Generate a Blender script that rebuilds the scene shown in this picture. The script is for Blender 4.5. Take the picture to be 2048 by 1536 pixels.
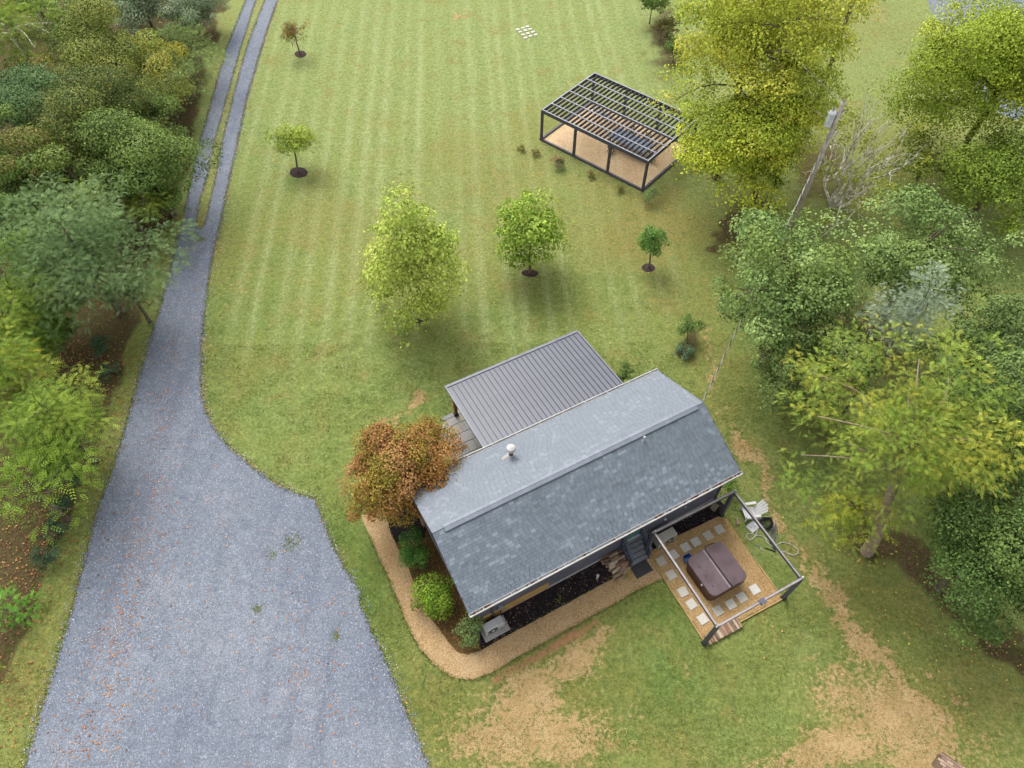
import bpy, math, random
import numpy as np
from mathutils import Vector, Matrix
for o in list(bpy.data.objects): bpy.data.objects.remove(o)
SC = bpy.context.scene; COL = SC.collection
rng = np.random.default_rng(7); random.seed(7)
R = math.radians
# ------------------------------------------------------------------ camera
F, PIT, ROLL, H = 1388.09, R(54.28), R(-0.374), 29.513
_s, _c = math.sin(PIT), math.cos(PIT)
FW = np.array([0, _c, -_s]); UP = np.array([0, _s, _c]); RT = np.array([1., 0, 0])
CR = math.cos(ROLL)*RT + math.sin(ROLL)*UP
CU = -math.sin(ROLL)*RT + math.cos(ROLL)*UP
cam = bpy.data.cameras.new('camera'); camo = bpy.data.objects.new('camera', cam); COL.objects.link(camo)
m = Matrix.Identity(4)
for i in range(3):
    m[i][0] = CR[i]; m[i][1] = CU[i]; m[i][2] = -FW[i]
m[2][3] = H
camo.matrix_world = m
cam.sensor_width = 36; cam.lens = F*36/2048; cam.clip_start = .5; cam.clip_end = 3000
SC.camera = camo
def G(px, py, z=0.0):
    "ground (or height z) point seen at photograph pixel px,py"
    d = FW + CR*(px-1024)/F - CU*(py-768)/F
    t = (H-z)/-d[2]
    return np.array([d[0]*t, d[1]*t, z])
def PX(x, y, z=0.0):
    X = np.stack([np.asarray(x, float), np.asarray(y, float), np.zeros_like(np.asarray(x, float))+z-H], -1)
    k = X@FW
    return 1024+F*(X@CR)/k, 768-F*(X@CU)/k
def depth(p): return float((np.asarray(p)-np.array([0, 0, H]))@FW)
# ------------------------------------------------------------------ light
SUN_AZ = R(-26); SUN_EL = R(52)      # azimuth from +Y towards +X
w = bpy.data.worlds.new('World'); SC.world = w; w.use_nodes = True
nt = w.node_tree; nt.nodes.clear()
out = nt.nodes.new('ShaderNodeOutputWorld'); bg = nt.nodes.new('ShaderNodeBackground')
sky = nt.nodes.new('ShaderNodeTexSky'); sky.sky_type = 'NISHITA'; sky.sun_disc = False
sky.sun_elevation = SUN_EL; sky.sun_rotation = SUN_AZ; sky.dust_density = 4; sky.air_density = 1
hs = nt.nodes.new('ShaderNodeHueSaturation'); hs.inputs['Saturation'].default_value = 0.13
nt.links.new(sky.outputs[0], hs.inputs['Color']); nt.links.new(hs.outputs[0], bg.inputs[0])
bg.inputs[1].default_value = 0.14; nt.links.new(bg.outputs[0], out.inputs[0])
sl = bpy.data.lights.new('sun', 'SUN'); sl.energy = .9; sl.angle = R(32); sl.color = (1, .95, .87)
so = bpy.data.objects.new('sun', sl); COL.objects.link(so)
sd = Vector((math.sin(SUN_AZ)*math.cos(SUN_EL), math.cos(SUN_AZ)*math.cos(SUN_EL), math.sin(SUN_EL)))
so.rotation_euler = sd.to_track_quat('Z', 'Y').to_euler()
SC.view_settings.view_transform = 'Standard'; SC.view_settings.look = 'None'
SC.view_settings.exposure = 1.3; SC.view_settings.gamma = 1; SC.view_settings.use_curve_mapping = False
SC.render.engine = 'CYCLES'
SC.cycles.max_bounces = 6; SC.cycles.diffuse_bounces = 3; SC.cycles.glossy_bounces = 2
SC.cycles.transmission_bounces = 3; SC.cycles.transparent_max_bounces = 4; SC.cycles.use_denoising = True
# ------------------------------------------------------------------ helpers
KEXP = 2.0
def lin(v):
    v = v/255.
    return v/12.92 if v <= .04045 else ((v+.055)/1.055)**2.4
def C(r, g, b, k=None): k = k or KEXP; return (lin(r)/k, lin(g)/k, lin(b)/k, 1.0)
def mat_new(name):
    mt = bpy.data.materials.new(name); mt.use_nodes = True
    n = mt.node_tree; b = n.nodes['Principled BSDF']
    return mt, n, b
class NT:
    def __init__(s, n): s.n = n; s.l = n.links
    def node(s, t, **k):
        x = s.n.nodes.new(t)
        for a, v in k.items(): setattr(x, a, v)
        return x
    def noise(s, vec, scale, detail=4, rough=.55, dist=0):
        x = s.node('ShaderNodeTexNoise'); x.inputs['Scale'].default_value = scale
        x.inputs['Detail'].default_value = detail; x.inputs['Roughness'].default_value = rough
        x.inputs['Distortion'].default_value = dist
        if vec is not None: s.l.new(vec, x.inputs['Vector'])
        return x.outputs['Fac']
    def ramp(s, f, a, b, lo=0., hi=1.):
        x = s.node('ShaderNodeMapRange', interpolation_type='SMOOTHSTEP'); x.inputs[1].default_value = a; x.inputs[2].default_value = b
        x.inputs[3].default_value = lo; x.inputs[4].default_value = hi
        s.l.new(f, x.inputs[0]); return x.outputs[0]
    def mix(s, f, a, b, mode='MIX'):
        x = s.node('ShaderNodeMix', data_type='RGBA', blend_type=mode)
        for sock, v in ((x.inputs[0], f), (x.inputs[6], a), (x.inputs[7], b)):
            if hasattr(v, 'links') or isinstance(v, bpy.types.NodeSocket): s.l.new(v, sock)
            else: sock.default_value = v
        return x.outputs[2]
    def math(s, op, a, b=0.0):
        x = s.node('ShaderNodeMath', operation=op)
        for sock, v in ((x.inputs[0], a), (x.inputs[1], b)):
            if isinstance(v, bpy.types.NodeSocket): s.l.new(v, sock)
            else: sock.default_value = v
        return x.outputs[0]
    def scale(s, col, f):
        x = s.node('ShaderNodeVectorMath', operation='SCALE'); s.l.new(col, x.inputs[0])
        if isinstance(f, bpy.types.NodeSocket): s.l.new(f, x.inputs['Scale'])
        else: x.inputs['Scale'].default_value = f
        return x.outputs[0]
    def pos(s): return s.node('ShaderNodeNewGeometry').outputs['Position']
    def obj(s): return s.node('ShaderNodeTexCoord').outputs['Object']
    def attr(s, name):
        x = s.node('ShaderNodeAttribute', attribute_name=name); return x
    def bump(s, b, h, strength=.5, dist=.02):
        x = s.node('ShaderNodeBump'); x.inputs['Strength'].default_value = strength; x.inputs['Distance'].default_value = dist
        s.l.new(h, x.inputs['Height']); s.l.new(x.outputs[0], b.inputs['Normal'])
def simple(name, col, rough=.7, spec=.3, metal=0., var=.12, scale=3., col2=None, bump=0.0, bscale=40):
    mt, n, b = mat_new(name); t = NT(n)
    p = t.obj(); f = t.noise(p, scale, 5)
    ri = t.node('ShaderNodeObjectInfo').outputs['Random']
    c2 = col2 or tuple(x*.7 for x in col[:3])+(1,)
    c = t.mix(t.ramp(f, .35, .7), col, c2)
    fine = t.noise(p, scale*12, 4)
    k = t.math('ADD', t.ramp(fine, .25, .75, 1-var, 1+var), t.math('MULTIPLY', t.math('SUBTRACT', ri, .5), var))
    t.l.new(t.scale(c, k), b.inputs['Base Color'])
    b.inputs['Roughness'].default_value = rough; b.inputs['Specular IOR Level'].default_value = spec
    b.inputs['Metallic'].default_value = metal
    if bump: t.bump(b, t.noise(p, bscale, 4), bump, .01)
    return mt
def attrmat(name, rough=.8, spec=.2, trans=0., scale=30, var=.15, bump=0.):
    "colour from the mesh attribute 'col' (each piece's own tint) with fine grain"
    mt, n, b = mat_new(name); t = NT(n)
    a = t.attr('col').outputs['Color']
    f = t.noise(t.obj(), scale, 3)
    c = t.scale(a, t.ramp(f, .25, .75, 1-var, 1+var))
    t.l.new(c, b.inputs['Base Color']); b.inputs['Roughness'].default_value = rough
    b.inputs['Specular IOR Level'].default_value = spec
    if bump: t.bump(b, t.noise(t.obj(), scale*2, 3), bump, .01)
    if trans:
        tr = t.node('ShaderNodeBsdfTranslucent'); t.l.new(c, tr.inputs[0])
        ms = t.node('ShaderNodeMixShader'); ms.inputs[0].default_value = trans
        t.l.new(b.outputs[0], ms.inputs[1]); t.l.new(tr.outputs[0], ms.inputs[2])
        t.l.new(ms.outputs[0], n.nodes['Material Output'].inputs[0])
    return mt
def np_mesh(name, V, Fq, mat, col=None, smooth=False):
    "V (n,3), Fq (m,k) faces all of the same size, col (n,3) point colours"
    me = bpy.data.meshes.new(name); V = np.asarray(V, np.float32); Fq = np.asarray(Fq, np.int32)
    m_, k = Fq.shape
    me.vertices.add(len(V)); me.vertices.foreach_set('co', V.ravel())
    me.loops.add(m_*k); me.loops.foreach_set('vertex_index', Fq.ravel())
    me.polygons.add(m_); me.polygons.foreach_set('loop_start', np.arange(0, m_*k, k, dtype=np.int32))
    me.polygons.foreach_set('loop_total', np.full(m_, k, np.int32))
    if smooth: me.polygons.foreach_set('use_smooth', np.ones(m_, bool))
    me.update(calc_edges=True)
    if col is not None:
        a = me.color_attributes.new('col', 'FLOAT_COLOR', 'POINT')
        a.data.foreach_set('color', np.concatenate([col, np.ones((len(col), 1))], 1).astype(np.float32).ravel())
    me.materials.append(mat)
    return me
def link(name, me, parent=None, loc=(0, 0, 0), rot=(0, 0, 0)):
    o = bpy.data.objects.new(name, me); COL.objects.link(o); o.parent = parent; o.location = loc; o.rotation_euler = rot
    return o
def tag(o, label=None, cat=None, group=None, kind=None):
    for k, v in (('label', label), ('category', cat), ('group', group), ('kind', kind)):
        if v: o[k] = v
    return o
def thing(name, label, cat, loc=(0, 0, 0), rz=0, group=None):
    return tag(link(name, None, None, tuple(loc), (0, 0, rz)), label, cat, group)
def frame_of(d, up=(0, 0, 1)):
    d = Vector(d).normalized(); u = Vector(up)
    if abs(d.dot(u)) > .98: u = Vector((1, 0, 0))
    s = d.cross(u).normalized(); return d, s, s.cross(d).normalized()
class MB:
    def __init__(s): s.v = []; s.f = []; s.c = []; s.col = None
    def add(s, vs, fs):
        b = len(s.v); s.v += [tuple(x) for x in vs]; s.f += [tuple(b+i for i in f) for f in fs]
        s.c += [s.col or (1, 1, 1)]*len(vs); return s
    def box(s, c, d, rz=0, rot=None, taper=1.):
        x, y, z = (q/2 for q in d); M = rot or Matrix.Rotation(rz, 3, 'Z'); c = Vector(c)
        vs = [c+M@Vector((i*x*(taper if k > 0 else 1), j*y*(taper if k > 0 else 1), k*z)) for k in (-1, 1) for i, j in ((-1, -1), (1, -1), (1, 1), (-1, 1))]
        return s.add(vs, [(3, 2, 1, 0), (4, 5, 6, 7), (0, 1, 5, 4), (1, 2, 6, 5), (2, 3, 7, 6), (3, 0, 4, 7)])
    def bbox(s, c, d, rz=0, bev=.01, rot=None):
        "box with bevelled top edge"
        x, y, z = (q/2 for q in d); M = rot or Matrix.Rotation(rz, 3, 'Z'); c = Vector(c); vs = []
        for dx, dz in ((0, -z), (0, z-bev), (bev, z)):
            vs += [c+M@Vector((i*(x-dx), j*(y-dx), dz)) for i, j in ((-1, -1), (1, -1), (1, 1), (-1, 1))]
        fs = [(3, 2, 1, 0), (8, 9, 10, 11)]
        for k in (0, 4):
            for i in range(4): fs.append((k+i, k+(i+1) % 4, k+4+(i+1) % 4, k+4+i))
        return s.add(vs, fs)
    def bar(s, p0, p1, w, h, up=(0, 0, 1)):
        p0, p1 = Vector(p0), Vector(p1); d, sd_, u = frame_of(p1-p0, up); vs = []
        for p in (p0, p1):
            for a, b in ((-1, -1), (1, -1), (1, 1), (-1, 1)): vs.append(p+sd_*a*w/2+u*b*h/2)
        return s.add(vs, [(0, 1, 2, 3), (7, 6, 5, 4), (0, 4, 5, 1), (1, 5, 6, 2), (2, 6, 7, 3), (3, 7, 4, 0)])
    def tube(s, pts, r, seg=6, closed=False, cap=True):
        pts = [Vector(p) for p in pts]; n = len(pts); rs = r if hasattr(r, '__len__') else [r]*n; vs = []
        pu = None
        for i, p in enumerate(pts):
            a = pts[(i-1) % n] if (closed or i > 0) else p; b = pts[(i+1) % n] if (closed or i < n-1) else p
            d, sd_, u = frame_of(b-a if (b-a).length > 1e-6 else Vector((0, 0, 1)), pu or (0.13, .2, 1))
            pu = u
            for k in range(seg):
                t = 2*math.pi*k/seg; vs.append(p+(sd_*math.cos(t)+u*math.sin(t))*rs[i])
        fs = []
        for i in range(n if closed else n-1):
            for k in range(seg):
                j = (i+1) % n; fs.append((i*seg+k, i*seg+(k+1) % seg, j*seg+(k+1) % seg, j*seg+k))
        if cap and not closed: fs += [tuple(reversed(range(seg))), tuple(range((n-1)*seg, n*seg))]
        return s.add(vs, fs)
    def lathe(s, c, prof, seg=16):
        c = Vector(c); vs = []; fs = []
        for r, z in prof: vs += [c+Vector((r*math.cos(2*math.pi*k/seg), r*math.sin(2*math.pi*k/seg), z)) for k in range(seg)]
        for i in range(len(prof)-1):
            for k in range(seg): fs.append((i*seg+k, i*seg+(k+1) % seg, (i+1)*seg+(k+1) % seg, (i+1)*seg+k))
        fs += [tuple(reversed(range(seg))), tuple(range((len(prof)-1)*seg, len(prof)*seg))]
        return s.add(vs, fs)
    def prism(s, poly, z0, z1):
        n = len(poly); vs = [(p[0], p[1], z0) for p in poly]+[(p[0], p[1], z1) for p in poly]
        return s.add(vs, [tuple(reversed(range(n))), tuple(range(n, 2*n))]+[(i, (i+1) % n, n+(i+1) % n, n+i) for i in range(n)])
    def mesh(s, name, mat, smooth=False):
        me = bpy.data.meshes.new(name); me.from_pydata([tuple(v) for v in s.v], [], s.f); me.update()
        a = me.color_attributes.new('col', 'FLOAT_COLOR', 'POINT')
        a.data.foreach_set('color', np.concatenate([np.array(s.c, np.float32)[:, :3], np.ones((len(s.c), 1), np.float32)], 1).ravel())
        if smooth: me.polygons.foreach_set('use_smooth', [True]*len(me.polygons))
        me.materials.append(mat); return me
    def build(s, name, mat, parent=None, loc=(0, 0, 0), rot=(0, 0, 0), smooth=False):
        return link(name, s.mesh(name, mat, smooth), parent, loc, rot)
# numpy value noise
def vnoise(x, y, scale, seed):
    r = np.random.default_rng(seed); T = r.random((256, 256)); x = x*scale+1000; y = y*scale+1000
    xi = np.floor(x).astype(int); yi = np.floor(y).astype(int); fx = x-xi; fy = y-yi
    fx = fx*fx*(3-2*fx); fy = fy*fy*(3-2*fy); a = lambda i, j: T[(xi+i) % 256, (yi+j) % 256]
    return (a(0, 0)*(1-fx)+a(1, 0)*fx)*(1-fy)+(a(0, 1)*(1-fx)+a(1, 1)*fx)*fy
def fbm(x, y, scale, seed, o=4):
    s = 0; a = .5; n = 0
    for i in range(o): s = s+a*vnoise(x, y, scale*2**i, seed+i); n += a; a *= .55
    return s/n
def inpoly(x, y, poly):
    c = np.zeros(x.shape, bool); n = len(poly)
    for i in range(n):
        x0, y0 = poly[i]; x1, y1 = poly[(i+1) % n]
        if y0 == y1: continue
        k = ((y0 > y) != (y1 > y)) & (x < (x1-x0)*(y-y0)/(y1-y0)+x0); c ^= k
    return c
def dline(x, y, pts):
    d = np.full(x.shape, 1e9)
    for (x0, y0), (x1, y1) in zip(pts[:-1], pts[1:]):
        dx, dy = x1-x0, y1-y0; t = np.clip(((x-x0)*dx+(y-y0)*dy)/(dx*dx+dy*dy+1e-9), 0, 1)
        d = np.minimum(d, np.hypot(x-x0-t*dx, y-y0-t*dy))
    return d
def sdf(x, y, poly): d = dline(x, y, list(poly)+[poly[0]]); return np.where(inpoly(x, y, poly), -d, d)
def sstep(v, a, b): t = np.clip((v-a)/(b-a), 0, 1); return t*t*(3-2*t)
# ------------------------------------------------------------------ outlines of the ground surfaces (photograph pixels)
DRIVE = [(-20, 1760), (20, 1640), (50, 1536), (75, 1440), (105, 1350), (130, 1265), (150, 1190), (172, 1110), (195, 1020), (225, 940), (250, 860), (272, 780), (290, 715),
         (312, 640), (330, 580), (345, 520), (358, 465), (368, 425), (375, 400), (385, 350), (395, 300), (410, 250), (424, 200), (438, 150), (452, 100), (472, 50), (492, 0), (515, -60),
         (535, -60), (512, 0), (496, 50), (480, 100), (466, 150), (452, 200), (438, 250), (425, 300), (415, 350), (400, 400), (392, 440), (394, 456), (404, 458), (412, 440), (422, 400), (432, 350), (442, 300), (453, 250), (465, 200), (478, 150), (492, 100), (510, 50), (530, 0), (552, -60),
         (578, -60), (555, 0), (538, 50), (522, 100), (507, 150), (493, 200), (482, 250), (472, 300), (460, 350), (450, 400), (440, 450), (428, 500), (417, 560), (407, 640), (402, 700), (402, 760), (405, 800), (418, 840), (440, 875),
         (470, 905), (510, 940), (555, 970), (600, 990), (632, 998), (645, 1040), (665, 1090), (690, 1140), (715, 1175), (722, 1210), (745, 1270), (765, 1310), (790, 1370),
         (815, 1430), (835, 1480), (858, 1536), (890, 1640), (930, 1760)]
LOT = [(1838, -90), (1850, -20), (1862, 20), (1880, 48), (1905, 90), (1945, 150), (1985, 220), (2030, 240), (2110, 190), (2160, -90)]
PATH = [(722, 1030), (738, 1068), (755, 1110), (775, 1150), (795, 1200), (815, 1250), (838, 1295), (870, 1330), (905, 1355), (945, 1360), (985, 1345), (1030, 1318), (1080, 1289), (1130, 1262), (1180, 1234),
        (1230, 1207), (1270, 1183), (1300, 1168), (1325, 1160), (1312, 1136), (1306, 1121), (1301, 1106), (1289, 1114), (1268, 1124), (1257, 1131), (1240, 1148), (1220, 1161), (1159, 1193), (1110, 1220), (1037, 1259), (988, 1286), (962, 1301), (935, 1310), (915, 1305),
        (896, 1283), (871, 1249), (849, 1220), (832, 1176), (818, 1139), (800, 1107), (782, 1068), (772, 1030)]
PAD = [(1301, 1116), (1407, 1280), (1563, 1197), (1512, 1125), (1463, 1053), (1453, 1038), (1436, 1033), (1404, 1049), (1355, 1072), (1319, 1092), (1304, 1101)]
MULCH = [(950, 1226), (962, 1301), (988, 1286), (1037, 1259), (1110, 1220), (1159, 1193), (1220, 1161), (1240, 1149), (1262, 1128), (1302, 1105), (1319, 1092), (1355, 1072), (1404, 1049), (1440, 1032), (1448, 1010), (1420, 985), (1250, 1060), (1100, 1140)]
MULCH2 = [(770, 1020), (782, 1068), (792, 1086), (850, 1075), (856, 1040), (818, 975)]
BED = [(790, 1080), (800, 1107), (818, 1139), (832, 1176), (849, 1220), (871, 1249), (896, 1283), (915, 1305), (935, 1310), (964, 1300), (962, 1240), (900, 1140), (856, 1050)]
WOODS = [(-200, -200), (480, -200), (455, 20), (428, 100), (408, 190), (385, 300), (362, 400), (330, 470), (305, 560), (265, 690), (235, 800), (205, 880), (165, 1000), (125, 1100), (75, 1210), (30, 1310), (-20, 1420), (-200, 1600)]
def W(poly, step=None, jit=0., z=0., seed=0):
    pts = [G(*p)[:2] for p in poly]
    if step:
        o = []
        for a, b in zip(pts, pts[1:]+pts[:1]):
            n = max(1, int(np.hypot(*(b-a))/step))
            for i in range(n): o.append(a+(b-a)*i/n)
        o = np.array(o)
        if jit:
            o[:, 0] += (fbm(o[:, 0], o[:, 1], 1.1, seed+5)-.5)*jit*3+(vnoise(o[:, 0], o[:, 1], 7, seed)-.5)*jit*1.2
            o[:, 1] += (fbm(o[:, 0], o[:, 1], 1.1, seed+17)-.5)*jit*3+(vnoise(o[:, 0], o[:, 1], 7, seed+2)-.5)*jit*1.2
        pts = list(o)
    return pts
# ------------------------------------------------------------------ ground sheet
def ground_axis(a, b, step, far):
    mid = np.arange(a, b+step/2, step); ex = np.array([1, 3, 8, 20, 50, 120, 280, far])
    return np.concatenate([(a-ex)[::-1], mid, b+ex])
gx = ground_axis(-50, 50, .22, 600); gy = ground_axis(1, 68, .22, 600)
X, Y = np.meshgrid(gx, gy); X = X.ravel(); Y = Y.ravel()
Yc = np.clip(Y, .5, 90)
px, py = PX(np.clip(X, -80, 80), Yc)
wx = (fbm(X, Y, .5, 31)-.5); wy = (fbm(X, Y, .5, 47)-.5)
pxw = px+wx*80+(fbm(X, Y, 1.6, 33)-.5)*36; pyw = py+wy*80+(fbm(X, Y, 1.6, 34)-.5)*36
def blob(cx, cy, rx, ry, rot=0, k=1.):
    c, s = math.cos(R(rot)), math.sin(R(rot)); u = (pxw-cx)*c+(pyw-cy)*s; v = -(pxw-cx)*s+(pyw-cy)*c
    return k*np.exp(-((u/rx)**2+(v/ry)**2)*.9)
dirt = np.zeros_like(X)
for b in [(1050, 1410, 75, 90, 20, 1.1), (1140, 1325, 60, 42, -30, 1.), (1010, 1490, 130, 60, 0, .95), (1110, 1480, 110, 60, 0, .85), (1180, 1290, 40, 22, -35, .8), (940, 1440, 40, 30, 30, .55), (930, 1510, 55, 30, 0, .75), (1230, 1505, 70, 22, 0, .55), (1190, 1425, 20, 26, 0, .5),
          (1780, 1430, 150, 70, 22, 1.), (1660, 1500, 150, 50, -10, .95), (1960, 1500, 90, 50, 0, .45), (1850, 1510, 90, 40, 0, .95), (1920, 1395, 26, 16, 30, .7), (1560, 1490, 50, 14, -25, .6), (1250, 1420, 12, 30, -20, .5), (1360, 1330, 8, 25, -20, .5), (1620, 1325, 14, 10, 0, .6), (1540, 1300, 25, 35, 0, .4), (1850, 1340, 20, 12, 30, .6),
          (818, 808, 24, 11, -35, .95), (772, 825, 26, 7, -12, .9), (742, 835, 12, 6, 0, .6), (905, 812, 22, 12, 0, .55), (938, 38, 26, 6, -8, .8), (1418, 745, 10, 28, 8, .7), (1412, 690, 9, 22, 0, .6), (1500, 905, 26, 34, -20, 1.), (1475, 860, 12, 10, 0, .6), (1440, 800, 14, 22, 0, .45), (1410, 800, 10, 10, 0, .4),
          (470, 590, 16, 60, 10, .35), (430, 690, 12, 50, 0, .4), (450, 500, 8, 30, 0, .4), (865, 640, 20, 8, 0, .55), (600, 335, 40, 12, 0, .4), (1640, 1135, 10, 10, 0, .8), (1415, 650, 14, 40, 0, .3), (1740, 40, 40, 20, 0, .5), (960, 1400, 20, 14, 0, .5), (1330, 430, 16, 10, 0, .4)]:
    dirt = np.maximum(dirt, blob(*b))
for pts, wd, k in [([(1490, 880), (1515, 930), (1540, 985), (1560, 1040), (1590, 1095), (1612, 1130)], 12, .75), ([(1640, 1135), (1668, 1180), (1695, 1228), (1722, 1285), (1762, 1320), (1790, 1360), (1840, 1400), (1880, 1420)], 24, .85), ([(1690, 1230), (1720, 1330), (1740, 1420)], 30, .5),
                   ([(1412, 660), (1418, 720), (1410, 780)], 8, .55), ([(1180, 1420), (1240, 1440), (1290, 1470)], 10, .4)]:
    dirt = np.maximum(dirt, k*np.exp(-(dline(pxw, pyw, pts)/wd)**2))
# bare rim along the driveway edge
RI = DRIVE.index((555, 0)); RE = DRIVE.index((632, 998))
dd = dline(px+wx*6, py+wy*6, DRIVE[RI:RE])
dirt = np.maximum(dirt, 1.0*np.exp(-(dd/(5+3*sstep(py, 300, 800)))**2)*(.1+fbm(X, Y, .5, 91)))
dd = dline(px+wx*6, py+wy*6, DRIVE[RE:])
dirt = np.maximum(dirt, .7*np.exp(-(dd/6)**2)*(.2+fbm(X, Y, .5, 92)))
LI = DRIVE.index((368, 425)); MI = DRIVE.index((535, -60))
dirt = np.maximum(dirt, .55*np.exp(-(dline(px+wx*6, py+wy*6, DRIVE[MI:MI+24])/8)**2)*(.3+fbm(X, Y, .5, 94)))
dirt = np.maximum(dirt, .9*blob(402, 440, 12, 30, 12))
clay = 1.*np.exp(-(dline(px+wx*30, py+wy*30, [(985, 1362), (1030, 1334), (1080, 1304), (1130, 1277), (1185, 1248)])/15)**2)*(.35+.9*fbm(X, Y, .9, 71))
litter = sstep(-sdf(px+wx*60, py+wy*60, WOODS), -16, 30)
for b in [(1468, 466, 46, 30, 0, 1.25), (1520, 420, 70, 50, 0, .8), (1640, 330, 70, 90, 0, .75), (1700, 380, 120, 60, 0, .6), (1770, 1095, 110, 45, 20, .95), (1650, 860, 90, 60, 0, .6), (1330, 90, 40, 110, -12, .75), (1310, 400, 60, 22, 10, .45), (1380, 660, 26, 40, 0, .8), (1360, 700, 20, 25, 0, .6), (1700, 700, 180, 140, 0, .8), (1990, 900, 120, 200, 0, .9), (2000, 560, 60, 60, 0, .3), (1830, 480, 140, 90, 0, .6)]:
    litter = np.maximum(litter, blob(*b))
litter = np.maximum(litter, .95*np.exp(-(dline(pxw, pyw, [(1800, 1100), (1890, 1190), (1960, 1250), (2048, 1330), (2120, 1390)])/38)**2))
dry = .55*sstep(fbm(X, Y, .12, 63), .5, .75)
for b in [(1300, 460, 120, 90, 0, 1.3), (1230, 400, 90, 50, 20, .8), (1400, 620, 70, 160, 0, .5), (1440, 820, 60, 100, 0, .6), (1900, 1420, 160, 120, 0, .9), (1760, 1200, 160, 160, 30, .55), (1850, 330, 200, 180, 0, .5), (1720, 60, 120, 60, 0, .5), (440, 150, 16, 150, 14, .6), (950, 560, 240, 60, 0, .35), (240, 850, 30, 250, 18, .7), (60, 1350, 90, 150, 18, .7), (1340, 600, 90, 40, 0, .5), (1560, 1250, 90, 90, 0, .3)]:
    dry = np.maximum(dry, blob(*b))
dry = np.maximum(dry, .65*sstep(dirt, .12, .6))
ang = R(-3.5); uu = X*math.cos(ang)+Y*math.sin(ang)*-1*-1
uu = X*math.cos(ang)-Y*math.sin(ang)+ (fbm(X*0, Y, .04, 77)-.5)*.5
def stripes(u):
    s = np.zeros_like(u)
    for k in range(-40, 40):
        r = np.random.default_rng(k+500); c = k*1.28+(r.random()-.5)*.5; wdt = .17+.16*r.random(); a = .35+.65*r.random()
        s += a*np.exp(-((u-c)/wdt)**2)
    return s
stp = stripes(uu)*sstep(py, 900, 560)*sstep(-sdf(px, py, [(470, -100), (1330, -100), (1400, 300), (1430, 560), (1250, 760), (420, 820), (420, 560)]), -10, 90)
stp *= (.35+1.1*fbm(X, Y, .14, 88))
lush = np.maximum.reduce([blob(1300, 1390, 180, 130, 0, .8), blob(1330, 1240, 120, 60, -20, .9), blob(740, 1180, 60, 190, -18, 1.), blob(1700, 1250, 60, 110, -25, .9), blob(690, 1060, 40, 60, 0, 1.), blob(850, 1420, 60, 70, 0, .8), blob(520, 480, 90, 220, 0, .55), blob(1350, 200, 40, 140, -14, .8), blob(1790, 70, 40, 40, 0, .8), blob(1490, 590, 80, 180, 0, .5), blob(1060, 590, 160, 50, 0, .5), blob(1560, 1180, 50, 60, 0, .6)])
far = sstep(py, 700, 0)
nx, ny = len(gx), len(gy)
idx = np.arange(nx*ny).reshape(ny, nx)
quads = np.stack([idx[:-1, :-1], idx[:-1, 1:], idx[1:, 1:], idx[1:, :-1]], -1).reshape(-1, 4)
mt_ground, n, b = mat_new('lawn_ground'); t = NT(n)
p = t.pos()
s1 = t.node('ShaderNodeSeparateColor'); t.l.new(t.attr('mask').outputs['Color'], s1.inputs[0])
s2 = t.node('ShaderNodeSeparateColor'); t.l.new(t.attr('mask2').outputs['Color'], s2.inputs[0])
n1 = t.noise(p, .22, 4); n2 = t.noise(p, 1.3, 5, .6); n3 = t.noise(p, 7, 5, .7); n4 = t.noise(p, 24, 4, .75); n5 = t.noise(p, 3.2, 5, .65)
gr = t.mix(t.ramp(n2, .3, .7), C(122, 142, 75, 1.76), C(148, 163, 96, 1.72))
gr = t.mix(t.ramp(n1, .35, .65), gr, C(144, 156, 86, 1.72))
gr = t.mix(t.math('MULTIPLY', s2.outputs[1], .75), gr, C(104, 130, 62, 1.9))
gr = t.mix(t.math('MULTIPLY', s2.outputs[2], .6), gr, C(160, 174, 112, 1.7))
gr = t.mix(t.math('MULTIPLY', s2.outputs[0], .62), gr, C(184, 194, 136, 1.8))
gr = t.mix(t.math('MULTIPLY', s1.outputs[2], t.ramp(n5, .3, .7, .25, .95)), gr, C(158, 142, 80, 1.9))
gr = t.mix(t.ramp(n3, .58, .74, 0, .5), gr, C(178, 166, 112, 1.9))
n6 = t.noise(p, .55, 6, .65, .5); n7 = t.noise(p, 2.1, 5, .7, .3)
gr = t.mix(t.ramp(n7, .56, .7, 0, .45), gr, C(92, 118, 62, 1.9))
gr = t.mix(t.ramp(n6, .5, .7, 0, .55), gr, C(160, 148, 88, 1.85))
v = t.math('MULTIPLY', t.ramp(n3, .28, .72, .72, 1.3), t.ramp(n4, .3, .7, .72, 1.3))
v = t.math('MULTIPLY', v, t.ramp(n5, .3, .7, .84, 1.16))
gr = t.scale(gr, v)
dt = t.mix(t.ramp(n2, .3, .7), C(218, 184, 138, 1.7), C(196, 162, 114, 1.75)); dt = t.scale(dt, t.ramp(n4, .3, .7, .72, 1.2))
dt = t.scale(dt, t.ramp(n3, .25, .6, .72, 1.08))
cl = t.mix(t.ramp(n3, .3, .7), C(182, 134, 92, 1.9), C(200, 160, 116, 1.9))
lt = t.mix(t.ramp(n3, .4, .62), C(98, 84, 62), C(134, 112, 80)); lt = t.mix(t.ramp(n4, .62, .72), lt, C(160, 128, 88)); lt = t.mix(t.ramp(n5, .42, .66, 0, .75), lt, C(96, 104, 56))
def edge(a, lo=.35, hi=.62, k3=.55, k2=.6):
    q = t.math('ADD', a, t.math('MULTIPLY', t.math('SUBTRACT', n3, .5), k3)); q = t.math('ADD', q, t.math('MULTIPLY', t.math('SUBTRACT', n5, .5), k2)); return t.ramp(q, lo, hi)
c = t.mix(edge(s1.outputs[1], .36, .72, .6, .5), gr, lt)
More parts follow.
